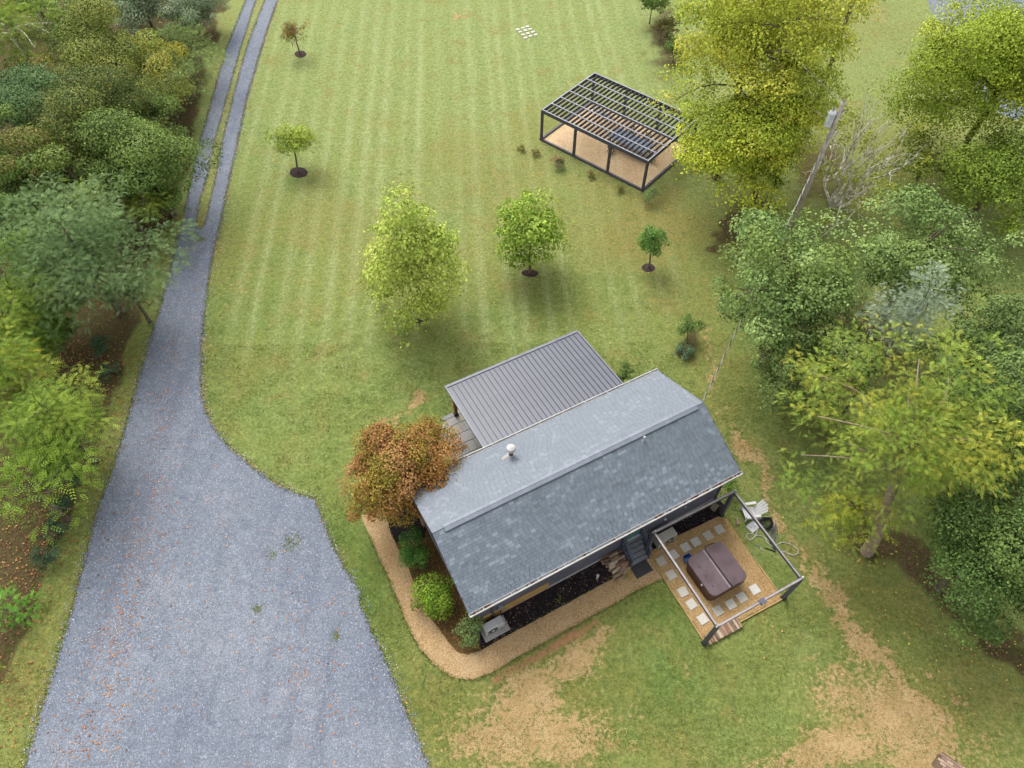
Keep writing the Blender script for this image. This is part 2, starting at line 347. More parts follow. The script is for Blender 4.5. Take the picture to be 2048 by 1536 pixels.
c = t.mix(t.math('MULTIPLY', t.math('MULTIPLY', edge(s1.outputs[0], .34, .74, 1.5, 1.5), t.ramp(n4, .36, .6, .6, 1.)), .95), c, dt)
ca = t.attr('mask').outputs['Alpha']
c = t.mix(edge(ca, .35, .8, .7, .8), c, cl)
t.l.new(c, b.inputs['Base Color']); b.inputs['Roughness'].default_value = 1; b.inputs['Specular IOR Level'].default_value = .05
t.bump(b, t.math('ADD', n4, n3), .9, .05)
gme = np_mesh('lawn', np.stack([X, Y, np.zeros_like(X)], 1), quads, mt_ground)
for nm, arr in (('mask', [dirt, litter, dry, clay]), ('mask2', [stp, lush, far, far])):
    a = gme.color_attributes.new(nm, 'FLOAT_COLOR', 'POINT'); a.data.foreach_set('color', np.clip(np.stack(arr, 1), 0, 1).astype(np.float32).ravel())
lawn = tag(link('lawn', gme), kind='structure')
# ------------------------------------------------------------------ gravel, mulch
def sheet(name, poly, z, mat, step=.1, jit=.05, seed=0):
    pts = W(poly, step, jit, seed=seed); me = bpy.data.meshes.new(name)
    n = len(pts); me.from_pydata([(q[0], q[1], z) for q in pts]+[(q[0], q[1], -.05) for q in pts], [], [tuple(range(n))]+[(i, n+i, n+(i+1) % n, (i+1) % n) for i in range(n)])
    me.update(); 
    import bmesh
    bm = bmesh.new(); bm.from_mesh(me); bmesh.ops.recalc_face_normals(bm, faces=bm.faces[:])
    top = max(bm.faces, key=lambda f: len(f.verts))
    if top.normal.z < 0: bmesh.ops.reverse_faces(bm, faces=bm.faces[:])
    bmesh.ops.triangulate(bm, faces=[max(bm.faces, key=lambda f: len(f.verts))]); bm.to_mesh(me); bm.free()
    me.materials.append(mat); return tag(link(name, me), kind='structure')
def gravel_mat(name, c1, c2, cdark, clight, stone=32, big=.25, hi=.72, lightpatch=None):
    mt, n, b = mat_new(name); t = NT(n); p = t.pos()
    vo = t.node('ShaderNodeTexVoronoi'); vo.inputs['Scale'].default_value = stone; t.l.new(p, vo.inputs['Vector'])
    vc = t.node('ShaderNodeSeparateColor'); t.l.new(vo.outputs['Color'], vc.inputs[0])
    vo2 = t.node('ShaderNodeTexVoronoi'); vo2.inputs['Scale'].default_value = stone*.85; t.l.new(p, vo2.inputs['Vector'])
    v2 = t.node('ShaderNodeSeparateColor'); t.l.new(vo2.outputs['Color'], v2.inputs[0])
    a = t.noise(p, big, 5, .6); d = t.noise(p, 2.2, 4)
    c = t.mix(t.ramp(a, .35, .65), c1, c2); 
    if lightpatch: c = t.mix(t.ramp(t.noise(p, .16, 5, .7, .6), .55, .72, 0, .75), c, lightpatch)
    mp = t.node('ShaderNodeMapping'); mp.inputs['Rotation'].default_value = (0, 0, R(24)); mp.inputs['Scale'].default_value = (1.1, .09, 1); t.l.new(p, mp.inputs[0])
    c = t.mix(t.ramp(t.noise(mp.outputs[0], .8, 4, .6), .45, .68, 0, .4), c, cdark)
    c = t.mix(t.ramp(d, .35, .7, 0, .35), c, cdark)
    if lightpatch: c = t.mix(t.ramp(t.noise(p, .5, 6, .7), .55, .75, 0, .4), c, C(168, 156, 150))
    c = t.scale(c, t.ramp(vc.outputs[0], 0, 1, .74, 1.24))
    c = t.mix(t.ramp(v2.outputs[1], hi, 1., 0, .85), c, clight)
    c = t.mix(t.ramp(v2.outputs[2], .86, 1., 0, .7), c, cdark)
    t.l.new(c, b.inputs['Base Color']); b.inputs['Roughness'].default_value = .95; b.inputs['Specular IOR Level'].default_value = .15
    t.bump(b, vc.outputs[1], .6, .02); return mt
M_grav = gravel_mat('blue_gravel', C(140, 148, 163, 1.9), C(156, 163, 175, 1.9), C(114, 121, 138, 1.9), C(202, 206, 216), 30, .2, .88, C(176, 180, 189))
M_tan = gravel_mat('tan_pea_gravel', C(222, 190, 144), C(212, 178, 130), C(190, 148, 98), C(236, 208, 164), 34, .3, .7)
M_tan2 = gravel_mat('amber_pea_gravel', C(212, 178, 126), C(202, 166, 114), C(176, 134, 84), C(230, 198, 150), 34, .3, .72)
M_mulch = gravel_mat('black_mulch', C(44, 40, 44), C(62, 50, 52), C(26, 24, 28), C(140, 122, 116), 30, .5, .93)
M_bed = gravel_mat('leafy_bed', C(128, 98, 58), C(112, 92, 50), C(78, 60, 40), C(170, 132, 84), 22, .6, .8)
sheet('driveway', DRIVE, .008, M_grav, .09, .075, 3)
sheet('gravel_lot', LOT, .008, M_grav, .3, .08, 5)
sheet('gravel_path', PATH, .016, M_tan, .09, .02, 9)
pad = sheet('gravel_pad', PAD, .024, M_tan2, .15, .012, 11)
sheet('mulch_bed', MULCH, .012, M_mulch, .1, .03, 13)
sheet('side_mulch_bed', MULCH2, .012, M_mulch, .1, .03, 14)
sheet('planting_bed', BED, .008, M_bed, .1, .03, 15)
for k, (cx, cy, rx, ry) in enumerate([(598, 345, 18, 11), (601, 108, 12, 7), (842, 641, 15, 7), (1060, 546, 18, 7), (1297, 536, 14, 8)]):
    if k < 5 or k == 5: sheet('mulch_ring', [(cx+rx*math.cos(a), cy+ry*math.sin(a)) for a in np.linspace(0, 2*math.pi, 14, endpoint=False)], .01, simple('dark_mulch', C(92, 76, 72), .95, .1, var=.35, scale=6, col2=C(66, 54, 54)) if k == 0 else bpy.data.materials['dark_mulch'], .1, .05, 40+k)
# ------------------------------------------------------------------ common materials
M_char = simple('charcoal_paint', C(128, 128, 146), .6, .3, var=.06, scale=1.2, col2=C(114, 114, 130))
M_frame = simple('dark_grey_timber', C(102, 102, 114), .6, .3, var=.1, scale=4, col2=C(88, 86, 96))
M_white = simple('white_paint', C(232, 232, 232), .5, .3, var=.04, scale=2, col2=C(214, 212, 210))
M_wood = simple('stained_wood', C(178, 128, 66), .7, .3, var=.15, scale=6, col2=C(150, 100, 50))
M_ply = simple('plywood', C(222, 184, 118), .8, .2, var=.08, scale=2, col2=C(204, 162, 100))
M_conc = simple('concrete', C(206, 202, 196), .9, .2, var=.1, scale=4, col2=C(186, 182, 176))
M_black = simple('black_plastic', C(40, 40, 44), .5, .4, var=.1, scale=5)
M_roofmetal = simple('grey_metal_roof', C(98, 103, 117), .4, .4, .0, var=.06, scale=.8, col2=C(88, 93, 107))
M_shing = attrmat('asphalt_shingle', .9, .25, 0, 60, .16, .2)
M_attr = attrmat('tinted_piece', .85, .2, 0, 25, .2, .3)
M_leaf = attrmat('leaf', .65, .12, .22, 6, .12)
M_litterleaf = attrmat('fallen_leaf', .8, .2, .1, 6, .1)
M_bark = simple('bark', C(156, 138, 122), .9, .1, var=.3, scale=5, col2=C(112, 98, 86), bump=.5)
M_palebark = simple('pale_bark', C(236, 230, 214, 1.0), .9, .1, var=.2, scale=6, col2=C(150, 144, 124))
M_steel = simple('galvanised', C(196, 200, 206), .4, .5, .3, var=.05, scale=3)
# ------------------------------------------------------------------ house
YAW = R(27.703)
HC = np.array([2.64, 14.05, 0.]); cy_, sy_ = math.cos(YAW), math.sin(YAW)
def loc_of(p): d = np.asarray(p)-HC; return np.array([d[0]*cy_+d[1]*sy_, -d[0]*sy_+d[1]*cy_, d[2]])
def HL(px_, py_, z=0.): return loc_of(G(px_, py_, z))
house = thing('house', 'long charcoal house under a grey shingle gable roof with metal porch roof', 'house', tuple(HC), YAW)
ZE, ZR, HLn, HW = 3.0, 4.26, 6.5, 3.05
wl, ww = 6.2, 2.74
b = MB(); zt = ZE-.02
b.add([(-wl, -ww, .1), (wl, -ww, .1), (wl, ww, .1), (-wl, ww, .1), (-wl, -ww, zt), (wl, -ww, zt), (wl, ww, zt), (-wl, ww, zt), (-wl, 0, ZR-.12), (wl, 0, ZR-.12)],
      [(3, 2, 1, 0), (0, 1, 5, 4), (2, 3, 7, 6), (1, 2, 6, 9, 5), (3, 0, 4, 8, 7), (4, 5, 9, 8), (6, 7, 8, 9)])
b.build('wall', M_char, house)
MB().box((0, 0, .06), (2*wl+.05, 2*ww+.05, .24)).build('foundation', M_conc, house)
for x in (-wl, wl):
    for y in (-ww, ww): MB().box((x, y, 1.45), (.1, .1, 2.9)).build('corner_board', M_frame, house)
sl_ang = math.atan2(ZR-ZE, HW); slen = math.hypot(ZR-ZE, HW)
roof = MB()
for s in (-1, 1):
    nrm = Vector((0, s*math.sin(sl_ang), math.cos(sl_ang)))
    e0, r0 = Vector((0, s*HW, ZE)), Vector((0, 0, ZR))
    vs = []
    for off in (-.1, -.01):
        for p in (e0, r0):
            for x in (-HLn, HLn): vs.append(p+nrm*off+Vector((x, 0, 0)))
    roof.add(vs, [(0, 1, 3, 2), (4, 6, 7, 5), (0, 4, 5, 1), (0, 2, 6, 4), (1, 5, 7, 3), (2, 3, 7, 6)])
ro = roof.build('roof', M_frame, house)
for x in (-HLn-.012, HLn+.012):
    for s in (-1, 1): MB().bar((x, s*(HW+.02), ZE-.07), (x, 0, ZR-.06), .024, .14).build('rake_board', M_frame, house)
# shingles: courses of tabs
EXPO = .1365; nc = int(slen/EXPO)
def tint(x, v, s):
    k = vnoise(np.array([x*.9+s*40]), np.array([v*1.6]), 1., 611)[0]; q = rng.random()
    base = np.array(C(132, 143, 154)[:3]) if s < 0 else np.array(C(150, 158, 168)[:3])  # back slope base lightened to carry its sky sheen and sun angle
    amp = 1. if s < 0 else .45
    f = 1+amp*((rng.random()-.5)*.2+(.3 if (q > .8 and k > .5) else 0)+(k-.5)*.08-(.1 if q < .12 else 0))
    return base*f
def tab(mb, Mx, L_, Wd, col):
    x, y, h = L_/2, Wd, .011
    vs = [Mx@Vector(q) for q in ((-x, 0, 0), (x, 0, 0), (x, y, -.004), (-x, y, -.004), (-x, 0, h), (x, 0, h), (x, y, .003), (-x, y, .003))]
    mb.col = tuple(col); mb.add(vs, [(4, 5, 6, 7), (0, 1, 5, 4), (1, 2, 6, 5), (3, 0, 4, 7)])
single = []; rest = MB()
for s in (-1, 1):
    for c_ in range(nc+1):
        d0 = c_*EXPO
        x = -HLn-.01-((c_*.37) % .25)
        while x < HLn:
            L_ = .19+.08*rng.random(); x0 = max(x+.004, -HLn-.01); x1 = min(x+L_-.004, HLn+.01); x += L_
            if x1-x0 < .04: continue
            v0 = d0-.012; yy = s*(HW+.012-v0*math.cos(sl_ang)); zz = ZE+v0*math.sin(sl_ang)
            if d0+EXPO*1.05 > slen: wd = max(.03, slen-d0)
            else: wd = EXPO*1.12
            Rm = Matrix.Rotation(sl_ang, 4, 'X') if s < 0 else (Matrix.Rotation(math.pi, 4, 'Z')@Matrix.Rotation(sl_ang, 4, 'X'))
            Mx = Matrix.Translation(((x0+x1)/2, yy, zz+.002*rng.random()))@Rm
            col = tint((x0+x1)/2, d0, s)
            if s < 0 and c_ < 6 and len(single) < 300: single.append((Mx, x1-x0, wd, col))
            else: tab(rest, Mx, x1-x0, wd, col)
tag(rest.build('shingle_courses', M_shing, ro), kind='stuff')
cache = {}
for Mx, L_, wd, col in single:
    q = (round(L_/.03), round(float(col.sum())*40))
    if q not in cache:
        mb = MB(); tab(mb, Matrix.Identity(4), q[0]*.03-.004, EXPO*1.12, col); cache[q] = mb.mesh('shingle', M_shing)
    o = link('shingle', cache[q], ro); o.matrix_local = Mx
# ridge vent caps
xv0, xv1 = -6.02, 6.12
cm = []
for k in range(3):
    mb = MB(); f = (1, 1.06, .95)[k]; mb.col = tuple(np.array(C(158, 166, 178)[:3])*f); L_ = (xv1-xv0)/42-.004
    for s in (-1, 1):
        nrm = Vector((0, s*math.sin(sl_ang), math.cos(sl_ang))); dn = Vector((0, s*math.cos(sl_ang), -math.sin(sl_ang)))
        a0 = Vector((0, 0, .0)); 
        vs = [Vector((x, 0, 0))+dn*u+nrm*h for h in (.0, .018) for u in (0, .165) for x in (-L_/2, L_/2)]
        mb.add(vs, [(4, 5, 7, 6), (2, 3, 1, 0), (2, 6, 7, 3), (0, 4, 6, 2), (1, 3, 7, 5)])
    cm.append(mb.mesh('ridge_cap', M_shing))
for k in range(42): link('ridge_cap', cm[rng.integers(3)], ro, (xv0+(k+.5)*(xv1-xv0)/42, 0, ZR+.055))
vent = MB()
for s in (-1, 1):
    nrm = Vector((0, s*math.sin(sl_ang), math.cos(sl_ang))); dn = Vector((0, s*math.cos(sl_ang), -math.sin(sl_ang)))
    q = Vector((0, 0, ZR+.02))+dn*.075+nrm*.012; vent.bar(q+Vector((xv0+.02, 0, 0)), q+Vector((xv1-.02, 0, 0)),   .15, .05, nrm)
vent.build('ridge_vent', M_black, ro)
# gutters
def gutter(y, s, x0, x1):
    g_ = MB(); zc = ZE-.03
    for yy, hh, zz, wv in ((y, .10, zc, .012), (y+s*.12, .1, zc-.0, .034)): g_.box(((x0+x1)/2, yy, zz), (x1-x0, wv, hh))
    g_.box(((x0+x1)/2, y+s*.06, zc-.05), (x1-x0, .12, .01))
    for x in (x0, x1): g_.box((x, y+s*.06, zc), (.012, .13, .1))
    x = x0+.6
    while x < x1: g_.box((x, y+s*.06, zc+.035), (.025, .11, .008)); x += 1.2
    go_ = g_.build('gutter', M_white, house)
    if s < 0:
        for xa, xb, fill in ((-6.4, -5.6, .5), (-4.6, -2.2, .12), (-1.5, 1.9, .1), (1.95, 2.35, .9), (3.9, 4.2, .9), (5.0, 6.4, .7), (2.4, 5, .15)):
            dm = MB(); 
            for _ in range(int((xb-xa)*fill*26)):
                dm.col = tuple(np.array(C(*random.choice([(112, 70, 44), (150, 98, 60), (84, 58, 42), (176, 128, 84)]))[:3])*(.7+.5*rng.random()))
                dm.box((xa+(xb-xa)*rng.random(), y+s*(.02+.08*rng.random()), zc+.02*rng.random()), (.09, .05, .006), rng.random()*3, Matrix.Rotation(rng.random()*3, 3, 'Z')@Matrix.Rotation((rng.random()-.5)*.8, 3, 'X'))
            if dm.v: tag(dm.build('leaf_debris', M_attr, go_), kind='stuff')
gutter(-HW-.03, -1, -HLn-.02, HLn+.02); gutter(HW+.03, 1, -HLn-.02, HLn+.02)
# flue with white cap
f0 = HL(1022, 905, 3.65); v_ = HW-abs(f0[1]); zf = ZE+v_*math.tan(sl_ang)
fl = MB().lathe((f0[0], f0[1], zf-.1), [(.1, 0), (.1, .62)], 14).build('flue', simple('flue_grey', C(120, 122, 130), .5, .4, .2), house, smooth=False)
MB().lathe((f0[0], f0[1], zf+.47), [(.17, 0), (.2, .03), (.2, .16), (.17, .21), (.06, .25), (.02, .26)], 18).build('rain_cap', M_white, fl)
fb = MB().lathe((f0[0], f0[1], zf-.06), [(.22, 0), (.21, .06), (.12, .16)], 10)
fb.box((f0[0]-.3, f0[1]+.04, zf+.02), (.34, .12, .03), .2); fb.build('flashing', simple('pale_sealant', C(226, 218, 214), .8), fl)
v0 = HL(1286, 884, 4.0); zv = ZE+(HW-abs(v0[1]))*math.tan(sl_ang)
vp = MB().tube([(v0[0], v0[1], zv-.1), (v0[0], v0[1], zv+.3)], .045, 10).build('vent_pipe', M_white, house)
MB().lathe((v0[0], v0[1], zv-.03), [(.12, 0), (.11, .03), (.05, .1)], 10).build('boot', M_steel, vp)
# weatherhead bracket on the gable peak
wp = (6.45, .12, 3.95)
MB().tube([(wl+.02, .1, 3.3), (wl+.12, .1, 3.9), (wl+.2, .1, 4.05), (wl+.32, .1, 3.98)], .03, 8).build('service_mast', M_steel, house)
# panel, door, details on the front wall
yw = -ww-.012
xa, xb = HL(962, 1237)[0], HL(1093, 1173)[0]
MB().box(((xa+xb)/2+.03, yw-.01, .42), (xb-xa, .02, .68)).build('plywood_panel', M_ply, house)
MB().box((-5.85, yw-.008, .35), (.36, .016, .4)).build('vent_panel', M_ply, house)
MB().box((-5.42, yw-.05, 1.4), (.09, .07, 2.75)).build('downspout', M_frame, house)
dx = 1.4
dr = MB().box((dx, yw-.0, 1.85), (.88, .04, 2.0)).build('door', simple('teal_paint', C(92, 150, 146), .5, .4, var=.05), house)
MB().tube([(dx+.34, yw-.03, 1.8), (dx+.34, yw-.09, 1.8)], .03, 8).build('handle', M_steel, dr)
MB().box((dx, yw-.05, .845), (.92, .1, .05)).build('threshold', M_white, house)
lx = HL(1329, 1038, 1.0); wf = MB().lathe((0, 0, 0), [(.05, 0), (.07, .02), (.05, .1)], 10).build('wall_light', M_white, house, (lx[0], yw-.0, 1.05), (R(90), 0, 0))
lx = HL(998, 1209, .95); jb = MB().box((lx[0], yw-.05, .95), (.22, .1, .3)).build('disconnect_box', simple('box_grey', C(156, 176, 184), .5), house)
MB().tube([(lx[0], yw-.05, .8), (lx[0], yw-.05, .25), (lx[0]-.02, yw-.25, .12)], .018, 6).build('conduit', M_black, jb)
lx = HL(1378, 1023, 1.1); MB().box((lx[0], yw-.02, 1.1), (.05, .04, .16)).build('hose_bib', M_white, house)
# ---- porch: metal roof on posts over a flagstone patio
pa, pb = HL(896.4, 772.3, 2.5), HL(1161.5, 661.9, 2.5)
pc, pd = HL(960.8, 891, 2.98), HL(1234.7, 768, 2.98)
px0, px1 = (pa[0]+pc[0])/2, (pb[0]+pd[0])/2; py1 = (pa[1]+pb[1])/2; py0 = HW+.17
pz0, pz1 = 2.93, 2.5
print('PORCH', px0, px1, py0, py1, pa, pb, pc, pd)
porch = MB()
porch.bar(((px0+.05), py1-.1, pz1-.12), (px1-.05, py1-.1, pz1-.12), .1, .16)
for x in np.linspace(px0+.08, px1-.08, 8): porch.bar((x, py0, pz0-.1), (x, py1-.1, pz1-.1), .05, .12)
pr = porch.build('porch_roof', M_wood, house)
PN = 29; pw = (px1-px0)/PN
mb = MB(); ln = math.hypot(py1-py0, pz1-pz0)
mb.box((0, ln/2, 0), (pw-.004, ln, .012)); 
pm = mb.mesh('roof_panel', M_roofmetal); pang = math.atan2(pz1-pz0, py1-py0)
sm = MB().box((0, ln/2, .024), (.03, ln, .05)).mesh('seam', simple('shaded_seam_metal', C(84, 86, 112), .4, .4, var=.03))  # seams share the pan paint; darker colour stands for their shaded sides
for k in range(PN):
    link('roof_panel', pm, pr, (px0+(k+.5)*pw, py0, pz0), (pang, 0, 0))
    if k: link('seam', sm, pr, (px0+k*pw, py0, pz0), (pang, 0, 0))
M_trim = simple('roof_trim', C(126, 129, 148), .4, .4, var=.03)
tr = MB()
tr.bar((px0-.06, py1+.02, pz1+.0), (px1+.06, py1+.02, pz1+.0), .13, .1)
for x in (px0-.03, px1+.03): tr.bar((x, py0, pz0+.015), (x, py1+.02, pz1+.015), .07, .1)
tr.build('fascia', M_trim, pr)
for x in (px0+.28, (px0+px1)/2, px1-.28):
    q = MB().box((x, py1-.1, 1.2), (.15, .15, 2.2)).build('porch_post', M_wood, house)
    MB().box((x, py1-.1, .12), (.22, .22, .2)).build('post_base', M_black, q)
patio_poly = [(px0-1.05, HW-.5), (px1-.2, HW-.5), (px1-.2, py1+.12), (px0-.1, py1+.12), (px0-.75, py1-.5)]
patio = tag(link('patio', MB().prism(patio_poly, -.03, .02).mesh('patio', M_conc), None, tuple(HC), (0, 0, YAW)), kind='structure')
stc = [C(196, 192, 188), C(184, 182, 174), C(204, 196, 178), C(178, 180, 180)]
y = HW-.45
k = 0
while y < py1:
    h_ = .42+.2*rng.random(); h_ = min(h_, py1+.1-y); x = px0-1.0+(k % 2)*.15; k += 1
    while x < px1-.3:
        wv = .4+.35*rng.random(); mb = MB()
        if not (x < px0-.7 and y > py1-1.0):
            mb.col = tuple(np.array(random.choice(stc)[:3])*(.85+.3*rng.random())); mb.bbox((x+wv/2, y+h_/2, .035), (wv-.025, h_-.025, .04), 0, .008)
            mb.build('flagstone', M_attr, patio)
        x += wv
    y += h_
# ---- steps
sw = .86
steps = thing('porch_steps', 'dark grey timber steps with solid sloping handrails up to the teal door', 'steps', tuple(HC+np.array([dx*cy_-yw*-sy_*-1, 0, 0])), YAW)
steps.location = tuple(HC+np.array([dx*cy_+(-yw)*sy_, dx*sy_+yw*cy_, 0]))
M_step = simple('step_grey', C(160, 164, 168), .8, .2, var=.15, scale=3, col2=C(138, 144, 150))
for k in range(5):
    z = .82-k*.165; MB().bbox((0, -.1-k*.18, z), (sw, .2, .04), 0, .008).build('tread', M_step, steps)
    MB().box((0, -.19-k*.18, z-.09), (sw-.02, .02, .12)).build('riser', M_black, steps)
M_navy = simple('navy_paint', C(98, 102, 122), .6, .3, var=.06, scale=2)
for s in (-1, 1):
    x = s*(sw/2+.04)
    MB().bar((x, -.02, .66), (x, -.9, -.0), .05, .24).build('stringer', M_navy, steps)
    MB().bar((x, .0, 1.62), (x, -.9, .86), .12, .045).build('handrail', M_navy, steps)
    MB().bar((x, .0, 1.2), (x, -.88, .48), .04, .09).build('mid_rail', M_navy, steps)
    for yy, z0, z1 in ((-.04, .4, 1.58), (-.86, .02, .88)): MB().box((x, yy, (z0+z1)/2), (.09, .09, z1-z0)).build('rail_post', M_navy, steps)
def house_thing(name, label, cat, px_, py_, z=0., group=None, dr=0):
    return thing(name, label, cat, tuple(G(px_, py_, z)), YAW+dr, group)
dm = house_thing('doormat', 'black textured doormat on tan gravel at the foot of the grey steps', 'doormat', 1283, 1138, .016)
mb = MB(); mb.bbox((0, 0, .012), (.84, .58, .024), 0, .006); mb.build('mat_base', M_black, dm)
mb = MB()
for i in range(9):
    for j in range(6): mb.box((-.37+i*.0925, -.25+j*.1, .027), (.05+.03*rng.random(), .05, .008), rng.random())
mb.build('tread_pattern', simple('worn_rubber', C(98, 96, 100), .8, var=.3, scale=8), dm)
M_beige = simple('beige_metal', C(208, 204, 190), .5, .4, var=.04, scale=2, col2=C(196, 192, 178))
def heatpump(name, label, px_, py_, z, size, mat, pads, fanx):
    r = house_thing(name, label, 'heat pump', px_, py_, .012)
    a, d, h = size
    cab = MB().bbox((0, 0, z+h/2), (a, d, h), 0, .02).build('cabinet', mat, r)
    g_ = MB().lathe((0, 0, 0), [(.23, 0), (.23, .012)], 20); g_.build('fan_grille', M_frame, cab, (fanx, -d/2, z+h/2), (R(90), 0, 0))
    MB().lathe((0, 0, 0), [(.07, 0), (.06, .02)], 12).build('fan_hub', mat, cab, (fanx, -d/2-.012, z+h/2), (R(90), 0, 0))
    MB().box((a/2+.03, 0, z+h*.45), (.07, d*.7, h*.5)).build('valve_cover', mat, cab)
    for x in (-a*.35, a*.35): MB().box((x, 0, z/2), (.07, d+.06, z)).build('foot', M_frame, r)
    if pads: MB().bbox((.02, -.05, .03), (1.15, .68, .08), 0, .01).build('concrete_pad', M_conc, r)
    MB().tube([(-a/2+.05, d/2, z+.3), (-a/2, d/2+.2, z+.3), (-a/2, d/2+.28, .1)], .03, 6).build('line_set', M_white, r)
    return r
heatpump('heat_pump', 'white outdoor heat pump on a concrete pad at the left end of the mulch', 987, 1256, .1, (.86, .36, .5), M_white, True, -.1)
heatpump('heat_pump', 'beige outdoor heat pump unit beside the steps, behind the tub frame corner post', 1327, 1083, .12, (.95, .4, .62), M_beige, False, .1)
pv = thing('standpipe', 'short white plastic pipe standing in black mulch left of the firewood', 'pipe', tuple(G(1194, 1157)))
MB().tube([(0, 0, -.05), (0, 0, .34)], .05, 12).build('pipe_stem', M_white, pv); MB().lathe((0, 0, .3), [(.065, 0), (.065, .09), (.05, .1)], 12).build('pipe_cap', M_white, pv)
tag(MB().bbox((0, 0, .13), (.4, .22, .26), 0, .02).build('stone_block', simple('tan_stone', C(196, 168, 138), .9, var=.15), None, tuple(G(848, 1046)), (0, 0, YAW+R(90))), 'tan stone block on dark mulch against the left end wall', 'block')
tag(MB().bbox((0, 0, .1), (.34, .26, .2), 0, .02).build('concrete_block', simple('grey_block', C(160, 150, 124), .9, var=.2), None, tuple(G(1428, 1016)), (0, 0, YAW+R(20))), 'weathered grey green concrete block by the right end of the mulch bed', 'block')
# ------------------------------------------------------------------ hot tub terrace
TC = np.array([8.721, 10.856, 0.]); TY = R(26.68); TL, TW, TH = 4.145, 4.345, 2.35
tf = thing('tub_pergola', 'open square frame of dark posts and beams around the hot tub', 'pergola', tuple(TC), TY)
M_topstrip = simple('beam_strip_grey', C(190, 180, 178), .5, .4, var=.08, scale=3)  # paler grey for the thin strip along each beam top
pc_ = [(s*TL/2, q*TW/2) for s, q in ((-1, -1), (1, -1), (1, 1), (-1, 1))]
for x, y in pc_:
    q = MB().box((x, y, TH/2-.06), (.15, .15, TH-.12)).build('post', M_frame, tf)
    MB().box((x, y, .06), (.2, .2, .12)).build('post_shoe', M_black, q)
for i in range(4):
    a, b2 = Vector((*pc_[i], TH-.06)), Vector((*pc_[(i+1) % 4], TH-.06)); d = (b2-a).normalized()
    ex = .075 if i % 2 == 0 else -.075
    q = MB().bar(a-d*ex, b2+d*ex, .1, .12).build('beam', M_frame, tf)
    k = .055 if i in (1,) else .08
    MB().bar(a-d*ex+Vector((0, 0, .066)), b2+d*ex+Vector((0, 0, .066)), k, .012).build('top_strip', M_topstrip, q)
for x, y in pc_: MB().lathe((x+.04, y, TH+.03), [(.02, 0), (.045, .03), (.045, .07), (.01, .1)], 8).build('lamp_bulb', M_white, tf)
q = pc_[0]; MB().box((pc_[0][0]+TL*.52, -TW/2-.02, TH+.0), (.26, .22, .1), .1).build('junction_box', simple('slate_box', C(116, 120, 140), .6), tf)
# edging boards
for a, b2 in (((1301, 1117), (1408, 1284)), ((1408, 1283), (1565, 1198)), ((1512, 1124), (1565, 1198))):
    pa_, pb_ = G(*a), G(*b2); mid = (pa_+pb_)/2; L_ = float(np.hypot(*(pb_-pa_)[:2])); an = math.atan2(pb_[1]-pa_[1], pb_[0]-pa_[0])
    tag(MB().box((0, 0, .02), (L_, .045, .12)).build('edging_board', simple('pale_board', C(226, 190, 130), .8, var=.1), pad, tuple(mid), (0, 0, an)))
CRP = lambda x, y: (1160+x*.24414, 960+y*.24414)
pvm = []
for k in range(4):
    mb = MB(); mb.col = C(*[(232, 226, 214), (222, 216, 202), (236, 232, 224), (212, 204, 190)][k])[:3]; mb.bbox((0, 0, .012), (.4, .4, .05), 0, .01); pvm.append(mb.mesh('paver', M_attr))
for x, y in [(1140, 405), (1048, 455), (948, 508), (865, 552), (765, 612), (665, 665), (748, 778), (843, 917), (913, 1018), (1005, 1140), (1130, 1072), (1235, 1018), (1325, 962), (1430, 897)]:
    link('paver', pvm[rng.integers(4)], pad, tuple(G(*CRP(x, y), .024)), (0, 0, TY+(rng.random()-.5)*.14))
# hot tub
tub = thing('hot_tub', 'square hot tub with closed folding plum brown cover on tan gravel', 'hot tub', (8.69, 10.84, .02), R(27.6))
def rrect(a, b2, r, n=6):
    o = []
    for cx, cy, t0 in ((a-r, b2-r, 0), (-a+r, b2-r, 90), (-a+r, -b2+r, 180), (a-r, -b2+r, 270)):
        for i in range(n+1): t = R(t0+90*i/n); o.append((cx+r*math.cos(t), cy+r*math.sin(t)))
    return o
def loft(mb, rings):
    n = len(rings[0]); vs = [p for r_ in rings for p in r_]; fs = [tuple(reversed(range(n))), tuple(range((len(rings)-1)*n, len(rings)*n))]
    for i in range(len(rings)-1):
        for k in range(n): fs.append((i*n+k, i*n+(k+1) % n, (i+1)*n+(k+1) % n, (i+1)*n+k))
    mb.add(vs, fs)
M_tub = simple('tub_cabinet', C(120, 78, 60), .6, .3, var=.1, scale=6, col2=C(96, 62, 50))
M_cover = simple('vinyl_cover', C(112, 92, 98), .5, .35, var=.08, scale=1.5, col2=C(90, 70, 74), bump=.15, bscale=5)
S = .95
mb = MB(); loft(mb, [[(x, y, z) for x, y in rrect(S*k, S*k, .26)] for z, k in ((0, .93), (.78, .97))]); cab = mb.build('cabinet', M_tub, tub)
for i in range(-4, 5): MB().box((-S*.955, i*.17, .4), (.02, .012, .72)).build('cabinet_joint', M_black, cab)
def half(s):
    "half of the folding cover; its free edge has rounded corners, its inner edge is straight"
    out_ = [(x, y) for x, y in rrect(S, S, .26)]
    pts = []
    for x, y in out_:
        if s*x >= .01: pts.append((x, y))
    if s > 0: pts = sorted(pts, key=lambda q: math.atan2(q[1], q[0])); pts = [(.008, -S)]+pts+[(.008, S)]
    else: pts = sorted(pts, key=lambda q: math.atan2(q[1], -q[0])); pts = [(-.008, -S)]+pts+[(-.008, S)]; pts = pts[::-1]
    def zt(x): return .93-.05*abs(x)/S
    mb = MB(); cx = s*S/2
    rings = [[(x, y, .76) for x, y in pts], [(x, y, zt(x)-.02) for x, y in pts], [(cx+(x-cx)*.985, y*.988, zt(x)) for x, y in pts]]
    loft(mb, rings); return mb
